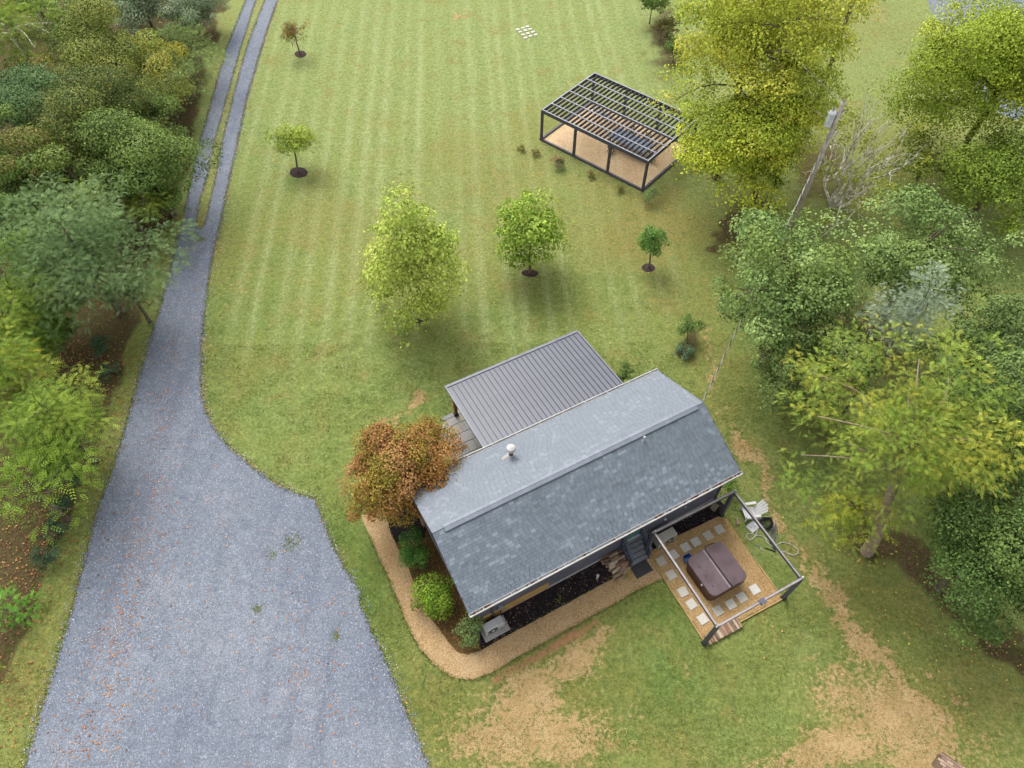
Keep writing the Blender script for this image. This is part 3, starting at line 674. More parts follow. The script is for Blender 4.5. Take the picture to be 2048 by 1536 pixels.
for s in (-1, 1): cv = half(s).build('cover_half', M_cover, tub)
MB().box((-.05, 0, .935), (.09, 1.86, .006)).build('fold_seam', simple('seam_vinyl', C(160, 142, 150), .5), tub)
lb = MB().tube([(.62, S+.05, .8), (.3, S+.06, .93), (.06, S+.05, .96), (.035, S-.1, .965), (.035, 0, .965), (.035, -S+.1, .965), (.06, -S-.05, .96), (.3, -S-.06, .93), (.66, -S-.05, .8)], .02, 8).build('cover_lifter', M_black, tub)
for yy in (-.5, -.02, .42): MB().tube([(-.66, yy, .9), (-.66, yy-.03, .92), (-.62, yy-.04, .905)], .012, 6).build('strap_clip', M_black, tub)
MB().box((-S-.015, -.25, .74), (.05, .07, .07)).build('tub_knob', M_white, tub)
bk = thing('bucket', 'small blue plastic tub against the corner of the hot tub', 'bucket', tuple(G(1373, 1120, .024)), YAW)
mb = MB(); a = rrect(.16, .13, .04, 3); b2 = rrect(.19, .16, .05, 3); loft(mb, [[(x*.8, y*.8, 0) for x, y in a], [(x, y, .3) for x, y in b2], [(x*.9, y*.9, .3) for x, y in b2], [(x*.75, y*.75, .06) for x, y in a]])
mb.build('bucket_body', simple('blue_plastic', C(66, 112, 190), .4, .4, var=.04), bk); MB().tube([(-.19, 0, .28), (-.14, 0, .36), (.1, 0, .37), (.19, 0, .28)], .01, 6).build('handle', M_black, bk)
# firewood
fw_cols = [(186, 158, 134), (170, 140, 116), (212, 192, 168), (152, 126, 108), (196, 168, 140), (164, 124, 100)]
def log_mesh(k):
    r = np.random.default_rng(k+70); L_ = .36+.1*r.random(); rad = .055+.03*r.random(); n = 5; mb = MB()
    prof = [(0, -rad*.7)]+[(rad*math.cos(t)*(.9+.3*r.random()), rad*math.sin(t)*(.9+.3*r.random())) for t in np.linspace(.1, math.pi-.1, n)]
    base = np.array(C(*fw_cols[k % len(fw_cols)])[:3])
    mb.col = tuple(base); rings = [[(x, y*1., z) for y, z in prof] for x in (-L_/2, L_/2)]
    loft(mb, rings)
    for i in range(len(mb.c)): mb.c[i] = tuple(base*(.75+.6*r.random()))
    return mb.mesh('firewood_log', M_attr)
logs = [log_mesh(k) for k in range(12)]
def zlog(x, y, layer): return .06+layer*.115
for layer, spots in enumerate([[(1212, 1108), (1222, 1104), (1232, 1101), (1240, 1106), (1206, 1117), (1216, 1116), (1228, 1112), (1238, 1113), (1246, 1112), (1212, 1124), (1222, 1122), (1233, 1120), (1244, 1120), (1251, 1118), (1220, 1130), (1230, 1128), (1241, 1127), (1250, 1126), (1254, 1133), (1226, 1137), (1237, 1135), (1248, 1134), (1252, 1141), (1232, 1143), (1242, 1141), (1235, 1150), (1239, 1157)],
                               [(1211, 1111), (1224, 1107), (1236, 1106), (1209, 1119), (1221, 1116), (1234, 1114), (1245, 1117), (1219, 1125), (1231, 1123), (1243, 1123), (1251, 1122), (1226, 1132), (1238, 1130), (1249, 1130), (1232, 1140), (1244, 1138)],
                               [(1215, 1110), (1226, 1110), (1216, 1119), (1229, 1117), (1240, 1116), (1226, 1126), (1240, 1126), (1248, 1127)]]):
    for i, (a, b2) in enumerate(spots):
        an = YAW+R(-4)+(rng.random()-.5)*(.55 if layer else .3)
        if a > 1243 and layer < 2: an += R(22)
        o = link('firewood_log', logs[rng.integers(12)], None, tuple(G(a, b2, .07+layer*.125)), ((rng.random()-.5)*.8, 0, an))
        tag(o, 'split firewood log in the heaped pile beside the steps on the mulch', 'log', 'split logs in the pile beside the steps')
for i in range(12):
    a = G(*CRP(1045+i*22.5, 1315-i*13.)); mb = i
    o = link('firewood_log', logs[(i*5) % 12], None, (a[0], a[1], .1), ((rng.random()-.5)*.6, 0, TY+R(90)+(rng.random()-.5)*.12))
    tag(o, 'split log lying in the row along the edge of the tub pad', 'log', 'split logs in a row at the tub pad edge')
# white chair
ch = thing('garden_chair', 'white slatted plastic garden chair with high fan back on grass by tub frame', 'chair', tuple(G(1500, 1030)), R(188))
M_wpl = simple('white_plastic', C(248, 248, 248), .4, .4, var=.02, scale=2, col2=C(238, 238, 240))
for k in range(5): MB().bbox((.36-k*.11, 0, .36-k*.028), (.095, .52, .025), 0, .006).build('seat_slat', M_wpl, ch)
for k in range(5):
    yy = (k-2)*.105; L_ = .78-.05*abs(k-2); base = Vector((-.12, yy*.85, .24)); tip = Vector((-.12-.42*L_/.78, yy*1.25, .24+.72*L_/.78))
    MB().bar(base, tip, .098, .022, (1, 0, .5)).build('back_slat', M_wpl, ch)
for s in (-1, 1):
    MB().bbox((.08, s*.33, .55), (.66, .12, .025), 0, .006).build('arm', M_wpl, ch)
    MB().box((.36, s*.3, .27), (.09, .035, .54)).build('front_leg', M_wpl, ch)
    MB().bar((.38, s*.27, .33), (-.42, s*.27, .02), .035, .1).build('rear_leg', M_wpl, ch)
# things on the grass
bd = thing('plastic_panel', 'white square plastic panel with grey markings lying on the grass by the chair', 'panel', tuple(G(1505, 1054)), R(38))
MB().bbox((0, 0, .03), (.5, .42, .06), 0, .015).build('panel_board', M_wpl, bd)
mb = MB()
for i in range(4): mb.box((.02+.05*(i % 2), -.1+i*.06, .063), (.16, .018, .004))
mb.box((-.1, .05, .063), (.03, .14, .004)); mb.build('grey_marking', simple('grey_print', C(150, 152, 162), .6), bd)
tag(MB().bbox((0, 0, .04), (.32, .12, .08), 0, .01).build('wood_offcut', simple('grey_wood', C(176, 156, 128), .9, var=.2, scale=8), None, tuple(G(1474.5, 1044)), (0, 0, R(82))), 'short grey wood offcut lying on grass in front of the white chair', 'wood')
Z4 = lambda x, y: (1400+x*.1172, 980+y*.1172)
def curve_pts(pix, z=.03, n=6):
    P_ = [Vector(tuple(G(*Z4(*q), z))) for q in pix]; o = []
    for i in range(len(P_)-1):
        p0, p1, p2, p3 = P_[max(i-1, 0)], P_[i], P_[i+1], P_[min(i+2, len(P_)-1)]
        for k in range(n):
            u = k/n; o.append(.5*((2*p1)+(p2-p0)*u+(2*p0-5*p1+4*p2-p3)*u*u+(3*p1-p0-3*p2+p3)*u**3))
    o.append(P_[-1]); return [q+Vector((0, 0, .015*math.sin(i*.7))) for i, q in enumerate(o)]
M_hose = simple('white_hose', C(228, 222, 206), .5, .3, var=.06)
tag(MB().tube(curve_pts([(985, 640), (965, 740), (900, 830), (830, 840), (795, 790), (820, 745), (880, 745), (950, 775), (1040, 780), (1110, 820), (1150, 890), (1220, 960), (1290, 1010)]), .022, 6).build('garden_hose', M_hose), 'white hose curling from the panel under the tub frame beam', 'hose')
tag(MB().tube(curve_pts([(1290, 945), (1340, 915), (1420, 895), (1520, 920), (1600, 960), (1665, 1020), (1670, 1080), (1610, 1110), (1530, 1095), (1470, 1065), (1390, 1045)]), .022, 6).build('garden_hose', M_hose), 'white hose in a wide open loop outside the tub frame', 'hose')
tag(MB().tube(curve_pts([(1060, 500), (1100, 460), (1180, 460), (1250, 520), (1270, 590), (1220, 680), (1170, 750)]), .018, 6).build('garden_hose', M_hose), 'white hose arched round the black cable coil', 'hose')
cc = MB()
for k in range(11):
    c0 = np.array([1150, 560])+rng.normal(0, 14, 2); rr = 75+20*rng.random()
    cc.tube(curve_pts([(c0[0]+rr*math.cos(t)*(1+.1*math.sin(k+t)), c0[1]+rr*1.05*math.sin(t)) for t in np.linspace(0, 6.1, 12)], .03+k*.02, 3), .014, 5)
tag(cc.build('cable_coil', M_black), 'coil of black cable lying on grass beside the tub frame', 'cable')
cc = MB()
for k in range(14):
    x0 = 1195+k*9+rng.normal(0, 5)
    cc.tube(curve_pts([(x0-20, 600+rng.normal(0, 20)), (x0+rng.normal(0, 14), 690), (x0+10+rng.normal(0, 14), 760), (x0+rng.normal(0, 14), 840), (x0-10, 890+rng.normal(0, 15))], .02+.04*rng.random(), 3), .009, 4)
tag(cc.build('netting', simple('grey_net', C(120, 124, 128), .7)), 'loose bundle of grey netting trailing from the black coil', 'netting')
cc = MB(); cc.tube(curve_pts([(1110, 990), (1180, 1010), (1250, 1040), (1290, 1050)], .03), .03, 6); cc.tube(curve_pts([(1190, 880), (1220, 940), (1290, 1020)], .05), .03, 6)
tag(cc.build('black_pipe', M_black), 'two joined lengths of black pipe on grass under the tub frame beam', 'pipe')
nz = thing('hose_nozzle', 'small blue and white hose nozzle on the grass right of the pad', 'nozzle', tuple(G(*Z4(1010, 975), .03)), R(-52))
MB().tube([(-.17, 0, 0), (-.05, 0, 0)], .022, 8).build('nozzle_body', simple('sky_blue_plastic', C(120, 190, 214), .4), nz); MB().tube([(.04, 0, 0), (.17, 0, 0)], .018, 8).build('nozzle_tip', M_wpl, nz); MB().tube([(-.06, 0, 0), (.05, 0, 0)], .01, 6).build('nozzle_stem', M_black, nz)
# ------------------------------------------------------------------ garden pergola
PCn = np.array([7.32, 41.735, 0]); PY = R(-40.79); PL, PW, PH = 8.512, 5.892, 2.337
pg = thing('garden_pergola', 'long dark grey pergola with slatted roof over a tan gravel floor', 'pergola', tuple(PCn), PY)
tag(link('pergola_floor', MB().prism([(-PL/2, -PW/2), (PL/2, -PW/2), (PL/2, PW/2), (-PL/2, PW/2)], -.02, .03).mesh('pergola_floor', gravel_mat('pale_pea_gravel', C(232, 204, 164, 1.6), C(224, 194, 152, 1.6), C(200, 164, 120, 1.6), C(244, 222, 186, 1.6), 30, .3, .8)), None, tuple(PCn), (0, 0, PY)), kind='structure')
for x in np.linspace(-PL/2, PL/2, 4):
    for y in (-PW/2, PW/2): MB().box((x, y, PH/2-.1), (.15, .15, PH-.2)).build('post', M_frame, pg)
for y in (-PW/2, PW/2): 
    MB().box((0, y, PH-.12), (PL+.15, .1, .24)).build('beam', M_frame, pg)
    MB().box((0, y+math.copysign(.03, y), .07), (PL+.2, .14, .14)).build('sill_board', M_frame, pg)
for x in (-PL/2, PL/2):
    MB().box((x, 0, PH-.12), (.1, PW-.1, .24)).build('beam', M_frame, pg); MB().box((x, 0, .07), (.14, PW-.1, .14)).build('sill_board', M_frame, pg)
sm = MB().box((0, 0, 0), (.045, PW-.1, .2)).mesh('slat', M_frame)
NS = 26
for k in range(1, NS): link('slat', sm, pg, (-PL/2+k*PL/NS, 0, PH-.13))
M_pur = simple('purlin_grey', C(190, 194, 212, 1.7), .5, .4, var=.06)
sm = MB().box((0, 0, 0), (PL-.1, .06, .05)).mesh('purlin', M_pur)
for k in range(1, 6): link('purlin', sm, pg, (0, -PW/2+k*PW/6, PH+.0))
for y in (-PW/2, PW/2): MB().box((0, y, PH+.008), (PL+.15, .06, .016)).build('top_strip', M_pur, pg)  # thin strips along the beam tops, paler than the beams
for x in (-PL/2, PL/2): MB().box((x, 0, PH+.008), (.06, PW-.1, .016)).build('top_strip', M_pur, pg)
def pgl(x, y): c, s = math.cos(PY), math.sin(PY); return (PCn[0]+x*c-y*s, PCn[1]+x*s+y*c, .03)
M_slate = simple('slate_table', C(138, 152, 178, 1.6), .4, .5, var=.08, scale=2)
gt = thing('garden_table', 'long slate blue outdoor dining table under the pergola slats', 'table', pgl(1.1, .08), PY)
for k in range(6): MB().bbox((0, -.55+k*.22, .74), (2.85, .21, .035), 0, .006).build('table_board', M_slate, gt)
for x in (-1, 1):
    for y in (-.52, .52): MB().box((x*1.3, y, .36), (.07, .07, .72)).build('leg', M_black, gt)
MB().box((0, 0, .68), (2.6, 1.05, .06)).build('apron', M_black, gt)
def chair(x, y, rz, label):
    r = thing('garden_chair', label, 'chair', pgl(x, y), PY+rz, 'black chairs around the pergola table')
    MB().bbox((0, 0, .44), (.44, .44, .03), 0, .008).build('seat', M_black, r)
    for k in range(4): MB().bar((-.15+k*.1, .2, .46), (-.15+k*.1, .28, .88), .05, .02, (0, 1, 0)).build('back_slat', M_black, r)
    MB().bar((-.21, .285, .88), (.21, .285, .88), .04, .03).build('top_rail', M_black, r)
    for s in (-1, 1):
        MB().bar((s*.2, -.2, 0), (s*.2, .2, .44), .035, .035).build('leg', M_black, r); MB().bar((s*.2, .2, 0), (s*.2, -.2, .44), .035, .035).build('leg', M_black, r)
chair(.3, -.98, R(180), 'black folding chair on the near side of the slate table, beside a pergola post')
chair(2.95, .0, R(-90), 'black folding chair at the right end of the slate table, under the pergola corner')
chair(.4, 1.05, 0, 'black folding chair on the far side of the slate table, nearer its left end')
chair(1.7, 1.05, R(5), 'black folding chair on the far side of the slate table, nearer its right end')
for i, (x, y) in enumerate([(-3.6, 2.55), (-3.15, 2.4), (-2.7, 2.3), (-2.2, 2.2)]):
    o = MB().bbox((0, 0, .04), (.5, .36, .08), 0, .02).build('pale_stone', M_conc, None, pgl(x, y), (0, 0, PY+.4*i)); tag(o, 'flat pale stone lying in the row on the pergola gravel floor', 'stone', 'pale stones on the pergola floor')
# ------------------------------------------------------------------ pavers in the far lawn, brick walk
wpm = MB(); wpm.col = C(246, 240, 228)[:3]; wpm.bbox((0, 0, .02), (.29, .25, .06), 0, .01); wpm = wpm.mesh('paver', M_attr)
for x, y in [(785, 330), (950, 280), (1105, 230), (860, 415), (1035, 365), (1200, 320), (960, 510), (1120, 465), (1295, 415), (1040, 615), (1210, 555), (1390, 510)]:
    link('paver', wpm, lawn, tuple(G(990+x*.0586, 40+y*.0586)), (0, 0, R(22)+(rng.random()-.5)*.2))
bw = [(1862, 1528), (1876, 1508), (1886, 1504), (1930, 1536), (2010, 1600), (1960, 1650)]
walk = sheet('brick_walk', bw, .01, simple('joint_soil', C(140, 116, 92), .95, var=.2), .2, .0)
o0 = G(1882, 1507); d1 = G(1930, 1537)-o0; d1 /= np.linalg.norm(d1); d2 = np.array([d1[1], -d1[0], 0]); bm_ = []
for k in range(5):
    mb = MB(); mb.col = C(*[(196, 168, 144), (184, 154, 134), (206, 180, 156), (170, 142, 124), (214, 188, 160)][k])[:3]; mb.bbox((0, 0, .0), (.2, .098, .06), 0, .008); bm_.append(mb.mesh('brick', M_attr))
for j in range(6):
    for i in range(12):
        q = o0+d1*(i*.21+(j % 2)*.1+.05)+d2*(j*.108+.03)
        if j > 3 and i < 1: continue
        link('brick', bm_[rng.integers(5)], walk, (q[0], q[1], .015), (0, 0, math.atan2(d1[1], d1[0])+(rng.random()-.5)*.05))
# ------------------------------------------------------------------ trees
def unit(v): return v/np.maximum(np.linalg.norm(v, axis=-1, keepdims=True), 1e-9)
def leaf_quads(P, N, T, S, Cc, aspect=.7, fold=.18):
    "one folded rhombus per leaf: P centres, N normals, T long axes, S sizes, Cc colours"
    T = unit(T-N*np.sum(T*N, 1, keepdims=True)); B = np.cross(N, T); S = S[:, None]
    v = np.stack([P-T*S*.5, P+B*S*aspect*.5+N*S*fold, P+T*S*.5, P-B*S*aspect*.5+N*S*fold], 1).reshape(-1, 3)
    n = len(P); f = np.arange(4*n).reshape(n, 4); return v, f, np.repeat(Cc, 4, 0)
def fronds(P, D, Nn, L, Cc, k=6, r=None, wide=.27):
    "pinnate leaves: k pairs of leaflets along a drooping rib, all vectorised"
    D = unit(D); Nn = unit(Nn-D*np.sum(Nn*D, 1, keepdims=True)); B = np.cross(Nn, D); V = []; Fc = []; CC = []; off = 0
    for i in range(k+1):
        u = (i+.7)/(k+1); base = P+D*(L*u)[:, None]-np.array([0, 0, 1])*(L*.35*u*u)[:, None]
        for s in ((-1, 1) if i < k else (0,)):
            ll = L*wide*(1-.45*abs(u-.45)); dirn = unit(D*.55+B*s*1.) if s else D
            c = base+dirn*(ll*.5)[:, None]-np.array([0, 0, .12])*ll[:, None]
            v, f, q = leaf_quads(c, Nn+0*c, dirn, ll, Cc, .42, .1); V.append(v); Fc.append(f+off); CC.append(q); off += len(v)
    return np.concatenate(V), np.concatenate(Fc), np.concatenate(CC)
def pal(cols, n, r, wts=None):
    a = np.array([C(*c, 1.3)[:3] for c in cols]); return a[r.choice(len(a), n, p=wts)]
def limb(mb, a, b2, r0, r1, r, sag=.12, n=5, seg=5):
    a, b2 = Vector(a), Vector(b2); L_ = (b2-a).length; off = Vector(r.normal(0, 1, 3))*L_*sag*.5; off.z = abs(off.z)*.5-L_*.02
    pts = []; 
    for i in range(n+1):
        u = i/n; pts.append(a.lerp(b2, u)+off*math.sin(u*math.pi)+Vector((0, 0, .12*L_*math.sin(u*math.pi))))
    mb.tube(pts, [r0+(r1-r0)*i/n for i in range(n+1)], seg, cap=False); return pts
def tree(name, label, cx, cy, zc, rpx, rz, cols, style='leaf', leaf=.17, ncl=40, dens=1., seed=0, cat='tree', group=None, ry=1., base=None, trunk_r=None, wts=None, hang=.0, bark=None, shape='ball', fill=.35, clr=.3, open_=0., k=5, jitter=.19, lobk=.19, kcol=1.):
    r = np.random.default_rng(seed+1000); c = G(cx, cy, zc); Rm = rpx*depth(c)/F; A = np.array([Rm, Rm*ry, rz])
    b0 = G(*base) if base else np.array([c[0], c[1], 0.]); cl = c-b0
    # clump centres: lobed outline, clumps of uneven size
    ncl = max(6, int(ncl*.85)); clr = clr*.78; leaf = leaf*(.72 if style == 'leaf' else .8)
    d = unit(r.normal(size=(ncl, 3))); d[:, 2] = np.where(d[:, 2] < -.6, -d[:, 2]*.5, d[:, 2]); d = unit(d)
    K = r.normal(0, 2.2, (5, 3)); ph = r.random(5)*6.3
    lob = 1+lobk*np.sin(d@K.T+ph).sum(1)/1.2
    rad = (1-clr)*np.where(r.random(ncl) < fill, .2+.55*r.random(ncl), .78+.3*r.random(ncl))*np.clip(lob, .5, 1.4)
    nsp = max(3, ncl//3); ds = unit(r.normal(size=(nsp, 3))); ds[:, 2] = np.abs(ds[:, 2])*.9-.25; ds = unit(ds)
    d = np.concatenate([d, ds]); rad = np.concatenate([rad, (1-clr)*(1.+.32*r.random(nsp))*np.clip(1+lobk*np.sin(ds@K.T+ph).sum(1)/1.2, .6, 1.3)]); small = np.concatenate([np.ones(ncl), .35+.3*r.random(nsp)]); ncl += nsp
    cc = d*rad[:, None]
    if shape == 'cone': cc[:, 2] = np.where(r.random(ncl) < .35, -.2-.7*r.random(ncl), cc[:, 2]); cc[:, :2] *= np.clip(1.32-1.0*((cc[:, 2:3]+.9)/2)**1.15, .14, 1.05)*1.12
    if shape == 'vase': cc[:, :2] *= np.clip(.45+.6*(cc[:, 2:3]+1)/2, .25, 1.1)*1.1
    cc = cc*A; rc = clr*A.mean()*(.6+.9*r.random(ncl))*1.2*small
    area = 4*math.pi*rc**2
    per = np.maximum(26 if cat in ('plant', 'shrub') and rpx < 30 else 8, (dens*area*.62/(leaf*leaf*(.5 if style == 'leaf' else .6))*r.choice([.45, .85, 1.15], ncl))).astype(int)
    ctone = pal(cols[:3], ncl, r) if wts is not None else pal(cols, ncl, r); ctone = ctone*kcol*(1+r.normal(0, .14, (ncl, 1)))
    ci = np.repeat(np.arange(ncl), per); n = len(ci)
    dd = unit(r.normal(size=(n, 3))); dd[:, 2] += .18; dd = unit(dd); flip = dd[:, 2] < -.3; dd[flip, 2] *= -.7; dd = unit(dd)
    rr = rc[ci]*(.7+.36*r.random(n))*(1+open_*r.normal(0, .3, n))
    stray = r.random(n) < .16; rr = np.where(stray, rr*(.5+1.1*r.random(n)), rr)
    ax = np.stack([.8+.7*r.random(ncl), .8+.7*r.random(ncl), .55+.3*r.random(ncl)], 1)
    P = cc[ci]+dd*rr[:, None]*ax[ci]; P[:, 2] = np.maximum(P[:, 2], .05-cl[2])
    outw = unit(P/A/A+1e-6)
    N = unit(dd*.8+outw*.2+np.array([0, 0, .3])+r.normal(0, .36, (n, 3)))
    cols_n = ctone[ci]*.6+pal(cols, n, r, wts)*.4*kcol; cols_n = np.clip(cols_n*(1+r.normal(0, jitter, (n, 1))), .004, 1)
    if style == 'leaf':
        T = r.normal(size=(n, 3)); T[:, 2] -= hang; v, f, q = leaf_quads(P+cl, N, T, leaf*(.7+.6*r.random(n)), cols_n)
    else:
        D = unit(dd*.6+outw*.35+r.normal(0, .75, (n, 3))*np.array([1, 1, .45])+np.array([0, 0, -hang])); v, f, q = fronds(P+cl, D, N, leaf*(.75+.5*r.random(n)), cols_n, k)
    o = thing(name, label, cat, tuple(b0), 0, group)
    link('crown', np_mesh('crown', v, f, M_leaf, q), o)
    mb = MB(); tr_ = trunk_r or (max(.012, Rm*.035) if cat in ('plant', 'shrub') else max(.05, Rm*.05))
    fork = Vector(tuple(cl))*.0+Vector((cl[0]*.5, cl[1]*.5, max(.25, min(cl[2]-rz*.55, cl[2]*.75))))
    mb.tube([(0, 0, -.4), (0, 0, .05), (fork.x*.2, fork.y*.2, fork.z*.35), (fork.x*.7, fork.y*.7, fork.z*.75), fork], [tr_*1.4, tr_*1.3, tr_*1.05, tr_*.95, tr_*.9], 8, cap=False)
    tip = Vector(tuple(cl+np.array([0, 0, rz*.6])))
    lead = limb(mb, fork, tip, tr_*.85, tr_*.12, r, .1, 6, 6)
    for i in r.permutation(ncl)[:min(ncl, 26)]:
        q0 = lead[min(5, max(0, int((cc[i][2]+rz)/(2*rz)*4)))]
        limb(mb, q0, Vector(tuple(cl+cc[i]*(1.02 if small[i] == 1 and tr_ < .1 else .86))), tr_*.3, .01+tr_*.04, r)
    mb.build('trunk', bark or M_bark, o, smooth=True); tree.tris = getattr(tree, 'tris', 0)+len(f)*2
    return o
YEL = [(192, 194, 72), (176, 184, 68), (160, 172, 64), (202, 198, 82), (144, 162, 60)]
YG = [(146, 166, 66), (128, 154, 60), (110, 140, 54), (160, 174, 74), (98, 128, 52)]
OLIVE = [(118, 134, 64), (134, 144, 72), (100, 120, 58), (146, 150, 74), (166, 156, 66)]
DKG = [(92, 118, 58), (106, 132, 66), (80, 106, 50), (120, 144, 72)]
BLUEG = [(110, 136, 86), (124, 148, 96), (96, 122, 74), (136, 158, 106)]
PEAR = [(108, 132, 74), (124, 146, 82), (94, 118, 64), (138, 158, 94), (118, 136, 66)]
GREYG = [(128, 144, 112), (142, 156, 122), (112, 132, 96), (158, 168, 134)]
SILV = [(160, 176, 148), (148, 166, 136), (174, 188, 162)]
RED = [(164, 114, 66), (178, 122, 80), (150, 104, 58), (146, 128, 52), (134, 130, 50), (184, 136, 92), (128, 126, 46), (150, 134, 56)]
LEFTG = 'trees in the wood left of the driveway'
T = tree
# --- left wood, far to near
T('broadleaf_tree', 'yellow green tree with a bare pale trunk in the top left corner', 22, 70, 5.5, 92, 2.6, YG, 'frond', .55, 34, .8, 1, kcol=1.25, lobk=.26, group=LEFTG, base=(85, 160), trunk_r=.2, bark=M_palebark, hang=.2)
T('understory_tree', 'low olive brown tree at the top edge of the left wood', 70, 0, 1.95, 64, 2.00, OLIVE, leaf=.2, ncl=22, seed=2, kcol=1.25, lobk=.26, group=LEFTG)
T('shrub', 'grey green bushy shrub at the top of the left wood, nearest the twin track', 385, 25, 1.72, 68, 2.40, GREYG, leaf=.17, ncl=30, seed=3, cat='shrub', kcol=1.25, lobk=.26, group=LEFTG)
T('shrub', 'grey green leafy shrub at the top edge left of the one beside the twin track', 290, 20, 2.03, 82, 2.60, GREYG, leaf=.18, ncl=32, seed=4, cat='shrub', kcol=1.25, lobk=.26, group=LEFTG)
T('shrub', 'olive shrub with long arching shoots above the track bend', 375, 125, 1.72, 73, 2.40, [(124, 144, 82), (140, 156, 92), (106, 128, 70)], 'frond', .36, 40, 1.3, 5, cat='shrub', kcol=1.25, lobk=.26, group=LEFTG, k=4)
T('broadleaf_tree', 'olive tree with yellow flecks in the upper middle of the left wood', 215, 140, 3.74, 117, 3.67, OLIVE+[(128, 140, 80)], leaf=.17, ncl=44, seed=6, kcol=1.25, lobk=.26, group=LEFTG)
T('shrub', 'yellow tinged tree between the olive tree and the track side shrubs', 305, 130, 2.65, 73, 2.60, [(178, 172, 66), (150, 158, 70), (130, 146, 72)], leaf=.17, ncl=26, seed=7, kcol=1.25, lobk=.26, group=LEFTG)
T('broadleaf_tree', 'dark blue green tree on the upper left edge of the picture', 50, 215, 3.90, 108, 3.82, [(94, 122, 76), (108, 134, 84), (82, 108, 64)], leaf=.16, ncl=40, seed=8, kcol=1.25, lobk=.26, group=LEFTG)
T('shrub', 'rounded green shrub with a pale shoot beside the driveway strip of grass', 340, 205, 1.72, 61, 2.30, [(128, 148, 88), (146, 162, 100), (106, 130, 72)], leaf=.16, ncl=26, seed=9, cat='shrub', kcol=1.25, lobk=.26, group=LEFTG)
T('broadleaf_tree', 'dark olive tree speckled with yellow leaves in the middle of the left wood', 180, 270, 3.59, 112, 3.52, [(96, 112, 58), (112, 124, 62), (82, 98, 52), (190, 160, 60)], leaf=.16, ncl=42, seed=10, kcol=1.25, lobk=.26, group=LEFTG, wts=[.4, .3, .22, .08])
T('broadleaf_tree', 'large dark green tree reaching over the edge of the driveway', 300, 335, 3.59, 108, 3.52, [(96, 120, 60), (112, 134, 68), (82, 106, 50), (128, 148, 76)], leaf=.17, ncl=44, seed=11, kcol=1.25, lobk=.26, group=LEFTG, hang=.6)
T('broadleaf_tree', 'shadowy green tree on the left edge above the blue green tree', 50, 350, 3.28, 98, 3.21, DKG+[(140, 128, 66)], leaf=.17, ncl=38, seed=12, kcol=1.25, lobk=.26, group=LEFTG)
T('broadleaf_tree', 'mid green tree filling the gap between the olive tree and the top edge', 150, 75, 3.2, 75, 3., [(120, 140, 74), (134, 152, 84), (104, 126, 64)], leaf=.17, ncl=34, seed=95, kcol=1.25, lobk=.26, group=LEFTG)
T('shrub', 'mid green shrub at the woods edge left of the rounded shrub with pale shoot', 290, 250, 1.8, 62, 1.9, [(116, 138, 70), (130, 150, 80)], leaf=.16, ncl=26, seed=96, kcol=1.25, cat='shrub', group=LEFTG)
T('ash_tree', 'yellow green tree on the left edge between two larger yellow green ones', 5, 680, 3.2, 80, 2.6, YG, 'frond', .38, 32, 1.6, 97, kcol=1.25, lobk=.26, group=LEFTG, hang=.25, k=4)
T('understory_tree', 'dark leafy undergrowth tree between the blue green tree and the left edge', 20, 470, 2.2, 90, 2.2, DKG, leaf=.17, ncl=34, seed=90, kcol=1.25, lobk=.26, group=LEFTG)
T('understory_tree', 'shaded green undergrowth below the large dark tree, nearest the driveway bend', 330, 400, 1.4, 48, 1.5, DKG, leaf=.16, ncl=20, seed=91, kcol=1.25, lobk=.26, group=LEFTG)
T('understory_tree', 'olive green undergrowth in the middle of the left wood beside the pale trunk', 120, 190, 2.4, 80, 2.4, OLIVE, leaf=.17, ncl=30, seed=92, kcol=1.25, lobk=.26, group=LEFTG)
T('understory_tree', 'dark undergrowth behind the yellow green edge trees, left of the clearing', 90, 660, 1.8, 80, 1.8, DKG, leaf=.16, ncl=28, seed=93, kcol=1.25, lobk=.26, group=LEFTG)
T('broadleaf_tree', 'dark green tree tucked behind the blue green tree', 175, 385, 2.81, 105, 3.00, [(98, 116, 56), (114, 130, 62), (84, 102, 50)], leaf=.18, ncl=34, seed=13, kcol=1.25, lobk=.26, group=LEFTG)
T('understory_tree', 'low yellow green tree with compound leaves at the driveway bend', 262, 425, 2.34, 73, 2.29, [(148, 162, 66), (128, 146, 58), (110, 128, 54)], 'frond', .5, 26, .8, 14, kcol=1.25, lobk=.26, group=LEFTG, k=5, hang=.3)
T('locust_tree', 'large blue green feathery tree leaning toward the driveway', 175, 525, 3.90, 154, 3.82, BLUEG, 'frond', .36, 76, .9, 15, kcol=1.25, lobk=.26, group=LEFTG, k=5)
T('understory_tree', 'blue green feathery small tree at the right foot of the large blue green one', 265, 590, 2.18, 73, 2.20, BLUEG, 'frond', .36, 26, .8, 16, kcol=1.25, lobk=.26, group=LEFTG, k=5)
T('ash_tree', 'yellow green tree with compound leaves on the left edge below the blue green tree', 55, 590, 3.43, 108, 3.36, YG, 'frond', .38, 34, 1.6, 17, kcol=1.25, lobk=.26, group=LEFTG, hang=.25, k=4)
T('ash_tree', 'bright yellow green tree on the left edge above the leafy clearing', 20, 760, 3.59, 103, 3.52, YG+[(200, 190, 70)], 'frond', .38, 32, 1.6, 18, kcol=1.25, lobk=.26, group=LEFTG, hang=.25, k=4)
T('ash_tree', 'wide yellow green feathery tree reaching toward the middle of the driveway', 120, 850, 3.28, 122, 3.21, YG, 'frond', .38, 40, 1.6, 19, kcol=1.25, lobk=.26, group=LEFTG, hang=.25, k=4)
